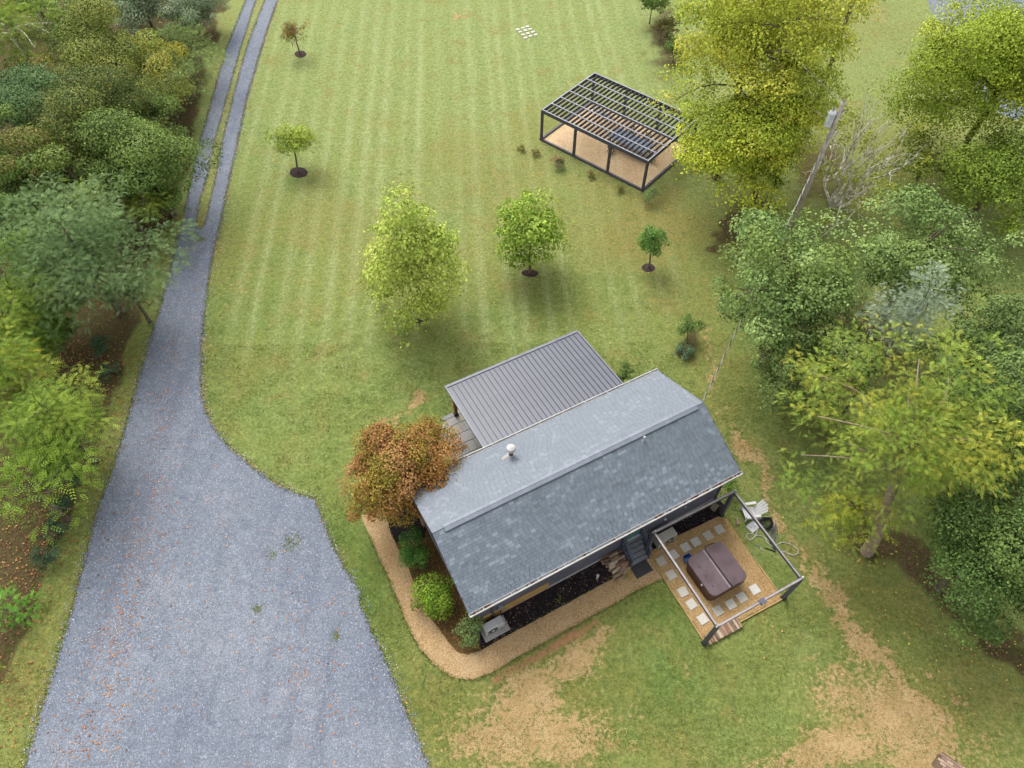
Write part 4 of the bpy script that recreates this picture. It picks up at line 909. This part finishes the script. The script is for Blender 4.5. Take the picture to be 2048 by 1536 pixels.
T('ash_tree', 'green feathery tree on the left edge below the wide yellow green one', 70, 985, 2.81, 98, 2.75, [(130, 158, 58), (146, 170, 66), (112, 142, 52)], 'frond', .55, 34, .8, 20, kcol=1.25, lobk=.26, group=LEFTG, hang=.25, k=4)
T('understory_tree', 'leafy green undergrowth filling the edge below the wide yellow green tree', 120, 935, 1.5, 62, 1.5, [(116, 142, 62), (130, 156, 70), (102, 128, 54)], leaf=.16, ncl=26, seed=98, kcol=1.25, group=LEFTG)
T('cedar_sapling', 'small bright green evergreen cut by the lower left edge', 2, 1215, 1.17, 40, 1.70, [(112, 168, 62), (130, 184, 74), (92, 146, 52)], 'frond', .3, 22, 1., 21, cat='shrub', kcol=1.25, lobk=.26, group=LEFTG, shape='cone')
T('twiggy_shrub', 'half bare brown green shrub at the bottom left edge', 0, 1335, .7, 18, .8, OLIVE, leaf=.1, ncl=10, dens=.4, seed=22, cat='shrub', kcol=1.25, lobk=.26, group=LEFTG)
for i, (x, y, rp, lb) in enumerate([(214, 742, 20, 'low dark green shrub at the clearing edge, highest of the verge shrubs'), (200, 690, 26, 'low dark shrub under the right side of the blue green tree'), (150, 955, 20, 'low dark shrub just below the wide yellow green tree'), (125, 1010, 24, 'dark blue green low shrub on the verge, second from the lowest'), (112, 1062, 24, 'dark low shrub on the verge, just above the rounded lowest one'), (95, 1120, 25, 'rounded blue green low shrub, lowest on the grass verge')]):
    T('verge_shrub', lb, x, y, .45, rp, .55, [(88, 116, 84), (104, 130, 96), (74, 100, 70)], leaf=.1, ncl=20, dens=1., seed=30+i, cat='shrub', group='low dark shrubs along the verge')
# --- right side, far to near
T('shrub', 'green shrub at the top edge left of the tall yellow trees', 1305, 8, 1.6, 34, 1.8, [(120, 150, 72), (104, 134, 62)], leaf=.18, ncl=18, seed=40, cat='shrub')
T('shrub', 'brownish shrub at the lawn edge left of the tall yellow trees', 1325, 52, 1.2, 30, 1.3, [(124, 116, 62), (108, 106, 58), (96, 98, 52)], leaf=.15, ncl=16, seed=41, cat='shrub')
T('shrub', 'dark green low shrub at the lawn edge under the yellow tree', 1350, 100, 1., 26, 1.2, DKG, leaf=.15, ncl=16, seed=42, cat='shrub')
T('tall_tree', 'tall tree with a bare dark forked trunk behind the utility pole', 1745, -120, 12.5, 105, 3.5, YEL, leaf=.26, ncl=26, dens=.6, seed=43, base=(1612, 262), trunk_r=.14)
T('tulip_tree', 'tall yellow tree filling the top right of the lawn edge', 1496, 122, 8.0, 158, 6.0, YEL, leaf=.21, ncl=84, dens=.65, seed=44, trunk_r=.26, open_=.3, clr=.24, kcol=1.25, lobk=.2)
T('tulip_tree', 'lower yellow green tree beside the pergola, in front of the tall yellow tree', 1482, 285, 5.2, 122, 4.6, [(192, 198, 66), (174, 186, 62), (152, 170, 58), (204, 200, 80), (134, 154, 54)], leaf=.2, ncl=64, dens=.7, kcol=1.3, seed=45, base=(1508, 400), trunk_r=.22, open_=.25)
T('tulip_tree', 'yellow green tree filling the middle between the tall and the lower yellow trees', 1560, 215, 5.6, 92, 4.2, YEL, leaf=.22, ncl=44, dens=.7, kcol=1.3, seed=94, open_=.25)
T('understory_tree', 'green sapling standing at the right side of the lower yellow tree', 1575, 300, 2.8, 36, 2.6, [(126, 158, 60), (110, 142, 54)], leaf=.18, ncl=18, dens=.7, seed=46)
T('shrub', 'small dark evergreen at the foot of the lower yellow tree', 1545, 365, 1.2, 22, 1.4, [(72, 104, 50), (86, 118, 58)], leaf=.13, ncl=12, seed=47, cat='shrub')
T('oak_tree', 'loose yellow green tree in the top right corner over the gravel', 1962, 150, 5.6, 188, 5.4, [(162, 180, 60), (146, 166, 56), (128, 150, 52), (178, 186, 70)], leaf=.2, ncl=92, dens=.5, seed=48, clr=.26, lobk=.16, kcol=1.2, base=(1915, 395), trunk_r=.24, open_=.45)
T('understory_tree', 'green low branched tree on the right edge below the loose yellow green tree', 1985, 370, 3.0, 135, 2.8, [(132, 156, 58), (146, 168, 62), (116, 140, 52)], leaf=.2, ncl=60, dens=.5, seed=49, open_=.4)
T('sapling', 'thin green sapling with sparse leaves right of the bare tree', 1850, 335, 2.2, 85, 2.1, [(132, 150, 58), (148, 162, 66)], leaf=.18, ncl=34, dens=.4, seed=50, open_=.5)
T('pear_tree', 'very large spreading green tree on the right, in its left half', 1590, 590, 5.4, 158, 4.0, PEAR, leaf=.2, ncl=62, kcol=1.32, dens=.66, seed=51, hang=.8, clr=.25, trunk_r=.24)
T('pear_tree', 'large spreading green tree on the right, beside the open grass at the edge', 1835, 530, 5.4, 145, 3.9, PEAR, leaf=.2, ncl=58, kcol=1.32, dens=.66, seed=52, hang=.8, clr=.25, trunk_r=.22)
T('pear_tree', 'lower green tree close to the right gable end of the house', 1610, 745, 3.6, 105, 2.9, [(120, 142, 78), (136, 156, 86), (104, 128, 68), (150, 164, 94)], leaf=.18, ncl=46, dens=.9, seed=53, hang=.7, clr=.26)
T('silver_tree', 'slender silvery grey tree rising out of the large green trees', 1815, 642, 7.2, 54, 2.8, SILV, 'frond', .26, 30, 1.25, 54, k=5, open_=.2)
T('broadleaf_tree', 'mid green tree behind the yellow locust at the right edge', 1960, 720, 4.6, 98, 3.2, [(112, 134, 76), (126, 146, 84), (98, 120, 64)], leaf=.16, ncl=44, seed=55, dens=.9)
T('broadleaf_tree', 'dark green dense tree at the right edge beside the yellow locust', 1985, 900, 4.6, 122, 3.5, [(98, 124, 66), (114, 138, 76), (84, 108, 56), (128, 150, 84)], leaf=.15, ncl=56, seed=56, dens=.9)
T('broadleaf_tree', 'dark green dense tree at the lower right, above the leaf strewn edge', 1978, 1105, 4.0, 142, 3.3, [(96, 124, 64), (112, 138, 72), (82, 108, 54), (126, 150, 78)], leaf=.14, ncl=62, seed=57, dens=.9)
T('honey_locust', 'yellow green locust with feathery sprays and visible trunk beside the house', 1795, 890, 6.0, 182, 3.6, [(146, 168, 72), (130, 156, 66), (112, 142, 58), (162, 178, 78), (182, 178, 70)], 'frond', .3, 120, .95, 58, base=(1733, 1104), trunk_r=.22, bark=simple('locust_bark', C(176, 156, 136, 1.6), .9, .1, var=.3, scale=5, bump=.5), kcol=1.1, k=5, hang=.1, open_=.2, clr=.2, fill=.25)
T('honey_locust', 'lower yellow green locust branches over the grass right of the tub', 1690, 1035, 2.8, 72, 1.6, [(172, 186, 70), (154, 174, 64), (136, 160, 58), (204, 196, 74)], 'frond', .34, 40, .7, 59, k=5, hang=.1, open_=.3, base=(1745, 1080), trunk_r=.07)
# --- trees and shrubs in the lawn
T('young_maple', 'small brown leaved young tree in a mulch ring at the top of the lawn', 587, 66, 1.7, 30, 1.2, [(146, 118, 72), (128, 128, 66), (160, 112, 76), (120, 130, 66)], leaf=.16, ncl=30, dens=.5, kcol=1.25, seed=60, base=(600, 108), shape='vase', trunk_r=.05)
T('young_tree', 'young yellow green tree in a round mulch ring on the left lawn', 588, 285, 1.9, 58, 1.15, [(166, 180, 76), (150, 168, 68), (136, 156, 62)], leaf=.16, ncl=40, dens=.5, kcol=1.25, seed=61, base=(597, 344), shape='vase', trunk_r=.06, ry=.8)
T('sycamore', 'pale yellow green cone shaped sycamore in the middle of the lawn', 828, 524, 4.1, 92, 4.2, [(176, 192, 88), (162, 182, 80), (190, 198, 96), (148, 172, 76), (196, 170, 84)], leaf=.24, ncl=90, dens=.5, seed=162, base=(841, 640), shape='cone', trunk_r=.09, open_=.2, lobk=.02, clr=.26, kcol=1.2, wts=[.3, .27, .2, .2, .03])
T('sycamore', 'smaller round sycamore with rusty leaves right of the cone shaped one', 1058, 470, 2.5, 66, 2.75, [(152, 180, 72), (134, 164, 62), (166, 190, 82), (120, 148, 58), (176, 140, 70)], leaf=.22, ncl=70, dens=.65, seed=63, base=(1060, 546), trunk_r=.08, lobk=.05, kcol=1.15, wts=[.28, .26, .2, .18, .08])
T('sapling', 'slim bright green sapling in mulch between the sycamore and the large trees', 1303, 488, 1.75, 27, 1.4, [(116, 158, 76), (132, 170, 84), (100, 142, 64)], leaf=.15, ncl=34, dens=1., seed=64, lobk=.05, base=(1298, 535), trunk_r=.05)
T('dogwood', 'broad dogwood with rust red and olive leaves at the left end of the house', 806, 948, 2.5, 118, 2.1, RED, leaf=.14, ncl=120, dens=1.05, seed=65, clr=.23, fill=.35, ry=.86, trunk_r=.1, lobk=.13, kcol=1.15)
T('shrub', 'dark green rounded shrub beside the tan path, nearest the dogwood', 834, 1105, .75, 33, .85, [(92, 136, 58), (108, 154, 68), (76, 116, 50), (128, 168, 84)], leaf=.09, ncl=34, dens=1., seed=66, cat='shrub', ry=1.25)
T('shrub', 'bright lime green shrub beside the tan path at the house end', 876, 1192, .85, 40, .95, [(138, 168, 56), (122, 154, 50), (152, 180, 68), (100, 130, 44)], leaf=.11, ncl=36, dens=1., seed=67, cat='shrub', ry=1.15)
T('shrub', 'grey green shrub at the path bend in front of the white heat pump', 941, 1262, .5, 30, .6, [(124, 150, 88), (140, 166, 102), (106, 130, 74), (150, 150, 90)], leaf=.09, ncl=26, dens=1., seed=68, cat='shrub')
T('shrub', 'upright yellow green shrub at the front left corner of the house', 947, 1232, .9, 11, .8, [(140, 172, 60), (158, 186, 70)], leaf=.08, ncl=10, dens=.9, seed=69, cat='shrub')
T('shrub', 'light green topped round bush in the small lawn bed', 1376, 655, .95, 26, .9, [(132, 162, 84), (152, 176, 102), (108, 142, 66)], leaf=.1, ncl=20, dens=1., seed=70, cat='shrub', base=(1374, 685))
T('shrub', 'low blue green mound in front of the round bush', 1370, 706, .3, 23, .4, [(112, 140, 104), (128, 154, 118), (96, 124, 88)], leaf=.08, ncl=20, dens=1., seed=71, cat='shrub')
T('shrub', 'dark shrub in the corner between metal porch roof and house', 1249, 752, .8, 22, .8, [(84, 112, 54), (98, 126, 62)], leaf=.09, ncl=14, dens=1., seed=72, cat='shrub')
T('shrub', 'green shrub at the front right corner of the house', 1462, 972, .6, 16, .6, [(104, 140, 62), (120, 156, 72)], leaf=.08, ncl=12, dens=1., seed=73, cat='shrub')
T('flowering_plant', 'small plant with pinkish red top beside the pergola sill', 1113, 325, .4, 13, .45, [(196, 130, 108), (132, 140, 92), (150, 150, 108), (112, 126, 80)], leaf=.1, ncl=20, dens=.9, seed=74, cat='plant')
T('perennial', 'sparse plant with pale leaves at the near corner of the pergola', 1299, 393, .5, 17, .6, [(128, 160, 96), (150, 174, 114), (110, 138, 80)], leaf=.12, ncl=16, dens=.6, seed=75, cat='plant')
for i, (x, y) in enumerate([(1043, 296), (1072, 305), (1240, 378), (1180, 350)]):
    T('perennial', ['dry tuft in the grass, farthest left of the pergola', 'dry tuft between the far left tuft and the pinkish plant', 'dry brown green tuft near the right half of the pergola sill', 'thin pale tuft midway along the pergola sill'][i], x, y, .2, 11, .22, [(150, 150, 78), (166, 142, 84), (132, 140, 70)], leaf=.1, ncl=16, dens=.6, seed=76+i, cat='plant', group='tufts along the pergola')
# --- bare tree
bt = thing('bare_tree', 'nearly leafless tree with pale grey branches beside the utility pole', 'tree', tuple(G(1668, 415)))
mb = MB(); r = np.random.default_rng(5); tips = []
def grow(p, d, L_, rad, lv):
    p = Vector(p); d = Vector(d).normalized(); pts = [p]; q = p; n = 4
    for i in range(n):
        d = (d+Vector(r.normal(0, .16, 3))+Vector((0, 0, .05))).normalized(); q = q+d*L_/n; pts.append(q)
    mb.tube(pts, [rad*(1-.5*i/n) for i in range(n+1)], 5, cap=False)
    if lv == 0: tips.append(q); return
    for k in range(3 if lv > 1 else 3):
        s = pts[2+k % 3]; dd = (d*1.0+Vector(r.normal(0, .62, 3))).normalized(); dd.z = dd.z*.8+.1
        grow(s, dd, L_*(.62+.2*r.random()), rad*.55, lv-1)
for d in [(.5, .3, 1.), (-.75, .1, .9), (.1, .8, 1.1), (.9, -.2, .8), (-.25, -.3, 1.2), (.3, .5, 1.4), (-.5, .6, .9)]: grow((d[0]*.3, d[1]*.3, 0), d, 2.7, .11, 3)
mb.build('trunk', M_palebark, bt, smooth=True)
P_ = []; 
for q in [tips[i] for i in r.permutation(len(tips))[:26]]: P_.append(np.array(q)+r.normal(0, .28, (50, 3)))
q = np.concatenate(P_); v, f, cc = leaf_quads(q, unit(r.normal(size=q.shape)+np.array([0, 0, 1.])), r.normal(size=q.shape), .14+.08*r.random(len(q)), pal([(184, 190, 76), (168, 178, 70)], len(q), r))
link('crown', np_mesh('crown', v, f, M_leaf, cc), bt)
# --- utility pole and wires
pb0 = G(1572, 478); 
zp = 6.
while PX(pb0[0], pb0[1], zp)[1] > 205 and zp < 14: zp += .05
up_ = thing('utility_pole', 'weathered grey wooden utility pole carrying one pale transformer', 'utility pole', tuple(pb0))
M_pole = simple('weathered_pole', C(214, 202, 192, 1.5), .9, .1, var=.2, scale=5, col2=C(180, 168, 158, 1.5))
MB().tube([(0, 0, -.2), (0, 0, zp*.5), (0, 0, zp)], [.15, .13, .11], 10).build('pole', M_pole, up_, smooth=True)
tz = zp-1.35; tfm = MB().lathe((-.33, .0, tz), [(.17, 0), (.19, .03), (.19, .7), (.21, .72), (.21, .76), (.17, .84), (.05, .87)], 16).build('transformer', simple('transformer_grey', C(240, 244, 250, 1.4), .4, .4), up_, smooth=False)
MB().lathe((-.34, .02, tz+.84), [(.04, 0), (.06, .05), (.04, .1), (.06, .15), (.03, .25)], 8).build('bushing', M_steel, tfm)
br = MB(); br.box((-.15, 0, tz+.55), (.2, .1, .1)); br.bar((0, 0, tz-.5), (.05, .35, tz-.8), .06, .06); br.build('bracket', M_steel, up_)
for dz, dx_ in ((-.05, .0), (-.6, .14)): MB().lathe((dx_, 0, zp+dz), [(.03, 0), (.06, .05), (.03, .1), (.06, .14), (.03, .22)], 8).build('insulator', M_steel, up_)
def wire(a, b2, sag, rad, n=24, tw=0., ph=0.):
    a, b2 = Vector(a), Vector(b2); o = []
    for i in range(n+1):
        u = i/n; q = a.lerp(b2, u); q.z -= sag*4*u*(1-u)
        if tw: q += Vector((math.cos(u*tw+ph), 0, math.sin(u*tw+ph)))*.022
        o.append(q)
    return o, rad
wpw = HC+np.array([6.52*cy_-.1*sy_, 6.52*sy_+.1*cy_, 4.0])
sv = thing('service_cable', 'twisted overhead service cable running from the roof gable up to the pole', 'cable', tuple(wpw))
top = Vector(tuple(pb0))+Vector((0, 0, tz-.3))-Vector(tuple(wpw))
for k, mt_ in enumerate((M_steel, M_black, simple('pale_cable', C(220, 214, 204), .5))):
    pts, rd = wire((0, 0, 0), top, .35, .014, 160, 150, k*2.1); MB().tube(pts, rd, 4, cap=False).build('strand', mt_, sv)
for i, (z0, e) in enumerate(((zp, (1380, -130, 9.)), (zp-1.2, (1330, -30, 8.)))):
    a = Vector(tuple(pb0))+Vector((0, 0, z0)); b2 = Vector(tuple(G(*e)))
    pts, rd = wire((0, 0, 0), b2-a, .5, .016, 20); tag(MB().tube(pts, rd, 5, cap=False).build('power_line', M_pole, None, tuple(a)), ['upper overhead wire running from the pole top into the yellow tree', 'lower overhead wire running from below the transformer into the yellow tree'][i], 'power line')
# ------------------------------------------------------------------ fallen leaves, grass edges, weeds
def scatter(name, pts, size, cols, seed, flat=.35, aspect=.75, z=.03, mat=None):
    r = np.random.default_rng(seed); n = len(pts); P = np.stack([pts[:, 0], pts[:, 1], z+.02*r.random(n)], 1)
    N = unit(np.array([0, 0, 1.])+r.normal(0, flat, (n, 3))); v, f, q = leaf_quads(P, N, r.normal(size=(n, 3)), size*(.6+.8*r.random(n)), np.clip(pal(cols, n, r)*(1+r.normal(0, .15, (n, 1))), .004, 1), aspect)
    return tag(link(name, np_mesh(name, v, f, mat or M_litterleaf, q)), kind='stuff')
def around(blobs, seed):
    r = np.random.default_rng(seed); o = []
    for cx, cy, rx, ry, n in blobs:
        q = r.normal(size=(n, 2))*np.array([rx, ry])+np.array([cx, cy]); o += [G(*p)[:2] for p in q]
    return np.array(o)
ORG = [(198, 128, 76), (180, 112, 66), (214, 156, 96), (160, 104, 74), (206, 140, 70)]
TAN = [(196, 158, 102), (176, 134, 82), (210, 178, 116), (198, 178, 86), (160, 120, 78)]
spine = [(345, 700), (335, 780), (330, 860), (318, 930), (308, 1000), (300, 1060), (295, 1130), (270, 1200), (235, 1260), (215, 1330), (230, 1400), (190, 1470), (150, 1520)]
scatter('driveway_leaves', around([(x, y, 16+y*.01, 34, 48) for x, y in spine]+[(230, 1240, 60, 70, 110), (180, 1460, 70, 70, 90), (600, 1250, 50, 70, 80), (420, 1300, 200, 160, 160), (390, 470, 25, 30, 60), (400, 600, 25, 60, 50), (650, 1390, 60, 60, 50), (350, 900, 60, 150, 70)], 1), .075, ORG, 1, z=.012)
scatter('lawn_leaves', around([(1330, 400, 90, 40, 90), (1480, 450, 70, 50, 96), (1600, 330, 60, 80, 120), (1780, 300, 90, 90, 132), (1980, 560, 50, 80, 72), (1660, 700, 120, 120, 72), (1850, 1200, 70, 60, 132), (1990, 1310, 60, 40, 132), (1750, 1090, 60, 30, 90), (1100, 650, 240, 120, 24), (1300, 620, 90, 120, 24), (1560, 1010, 60, 60, 24), (1150, 330, 60, 40, 30), (1700, 1300, 180, 120, 36), (850, 650, 40, 15, 12), (700, 1180, 60, 120, 12), (1300, 300, 60, 40, 36)], 1), .085, TAN, 2, z=.02)
scatter('wood_floor_leaves', around([(150, 720, 60, 30, 500), (60, 1080, 60, 50, 350), (110, 70, 60, 40, 300), (190, 760, 50, 60, 300), (40, 1180, 40, 50, 200), (20, 1380, 30, 80, 150), (340, 450, 20, 60, 120), (430, 110, 10, 90, 160), (210, 830, 20, 120, 150)], 3), .1, [(150, 108, 68), (164, 122, 78), (128, 92, 62), (178, 140, 90), (140, 112, 66), (186, 132, 80)], 3, z=.02)
scatter('mulch_chips', around([(1060, 1210, 70, 35, 160), (1000, 1260, 30, 25, 70), (1180, 1165, 30, 20, 60), (1390, 1040, 40, 15, 60), (810, 1045, 20, 20, 25)], 4), .05, [(170, 150, 140), (196, 150, 110), (120, 90, 84)], 4, z=.02)
def blades(name, pts, hgt, cols, seed, wid=.018, lean=.5):
    r = np.random.default_rng(seed); n = len(pts); P = np.stack([pts[:, 0], pts[:, 1], np.zeros(n)], 1); D = unit(np.array([0, 0, 1.])+r.normal(0, lean, (n, 3))*np.array([1, 1, 0])); L_ = hgt*(.6+.8*r.random(n))
    sd_ = unit(np.cross(D, r.normal(size=(n, 3)))); wv = wid*(.6+.8*r.random(n))[:, None]
    v = np.stack([P-sd_*wv, P+sd_*wv, P+D*L_[:, None]+np.array([0, 0, -.01])], 1).reshape(-1, 3); f = np.arange(3*n).reshape(n, 3)
    q = np.repeat(np.clip(pal(cols, n, r)*(1+r.normal(0, .15, (n, 1))), .004, 1), 3, 0)
    return tag(link(name, np_mesh(name, v, f, M_leaf, q)), kind='stuff')
def along(poly, per_m, spread, seed, closed=False):
    r = np.random.default_rng(seed); o = []; pts = [G(*p)[:2] for p in poly]
    for a, b2 in zip(pts[:-1], pts[1:]):
        n = int(np.hypot(*(b2-a))*per_m); u = r.random((n, 1)); o.append(a+(b2-a)*u+r.normal(0, spread, (n, 2)))
    return np.concatenate(o)
GRS = [(120, 138, 66), (140, 152, 80), (104, 124, 56), (160, 152, 92)]
blades('edge_grass', np.concatenate([along(DRIVE[1:LI], 90, .07, 1), along(DRIVE[LI:MI-1], 70, .06, 1), along(DRIVE[MI:RI-1], 60, .06, 2), along(DRIVE[RI:-1], 90, .07, 3), along(PATH[1:19], 110, .05, 4), along(PAD[:3], 60, .04, 5), along(PATH[22:38], 40, .05, 6)]), .09, GRS, 6)
scatter('loose_gravel', np.concatenate([along(DRIVE[1:LI], 60, .16, 11), along(DRIVE[LI:MI-1], 40, .1, 12), along(DRIVE[MI:RI-1], 40, .12, 13), along(DRIVE[RI:-1], 60, .16, 14)]), .05, [(140, 148, 168), (168, 174, 188), (120, 126, 146), (200, 200, 206)], 15, z=.012)
r = np.random.default_rng(9); xy = np.stack([r.uniform(-21, 21, 150000), r.uniform(3, 24, 150000)], 1)
pxa, pya = PX(xy[:, 0], xy[:, 1]); keep = np.ones(len(xy), bool)
for poly in (DRIVE, PATH, PAD, MULCH, MULCH2, BED): keep &= sdf(pxa, pya, poly) > 3
hl = np.stack([(xy[:, 0]-HC[0])*cy_+(xy[:, 1]-HC[1])*sy_, -(xy[:, 0]-HC[0])*sy_+(xy[:, 1]-HC[1])*cy_], 1)
keep &= ~((abs(hl[:, 0]) < 6.2) & (hl[:, 1] > -2.8) & (hl[:, 1] < 6)); keep &= pxa > -60; keep &= pxa < 2110
keep &= fbm(xy[:, 0], xy[:, 1], .9, 5) > .47
blades('lawn_grass', xy[keep], .07, [(108, 132, 56), (126, 146, 66), (148, 152, 82), (92, 118, 50)], 7, .016, .8)
for i, (x, y, n) in enumerate([(585, 1085, 260), (516, 1218, 120), (672, 1272, 90), (545, 1110, 60), (402, 480, 120), (1255, 1150, 120), (1233, 1152, 150), (1120, 1200, 60), (990, 1232, 60)]):
    q = np.random.default_rng(i).normal(0, .13 if n < 200 else .28, (n, 2))+G(x, y)[:2]; blades('weeds', q, .09, [(156, 170, 84), (172, 172, 96), (132, 152, 72)], 60+i, .02, .9)
print('TREE TRIS', tree.tris, 'ALL', sum(len(o.data.loops)-2*len(o.data.polygons) for o in bpy.data.objects if o.type == 'MESH'))
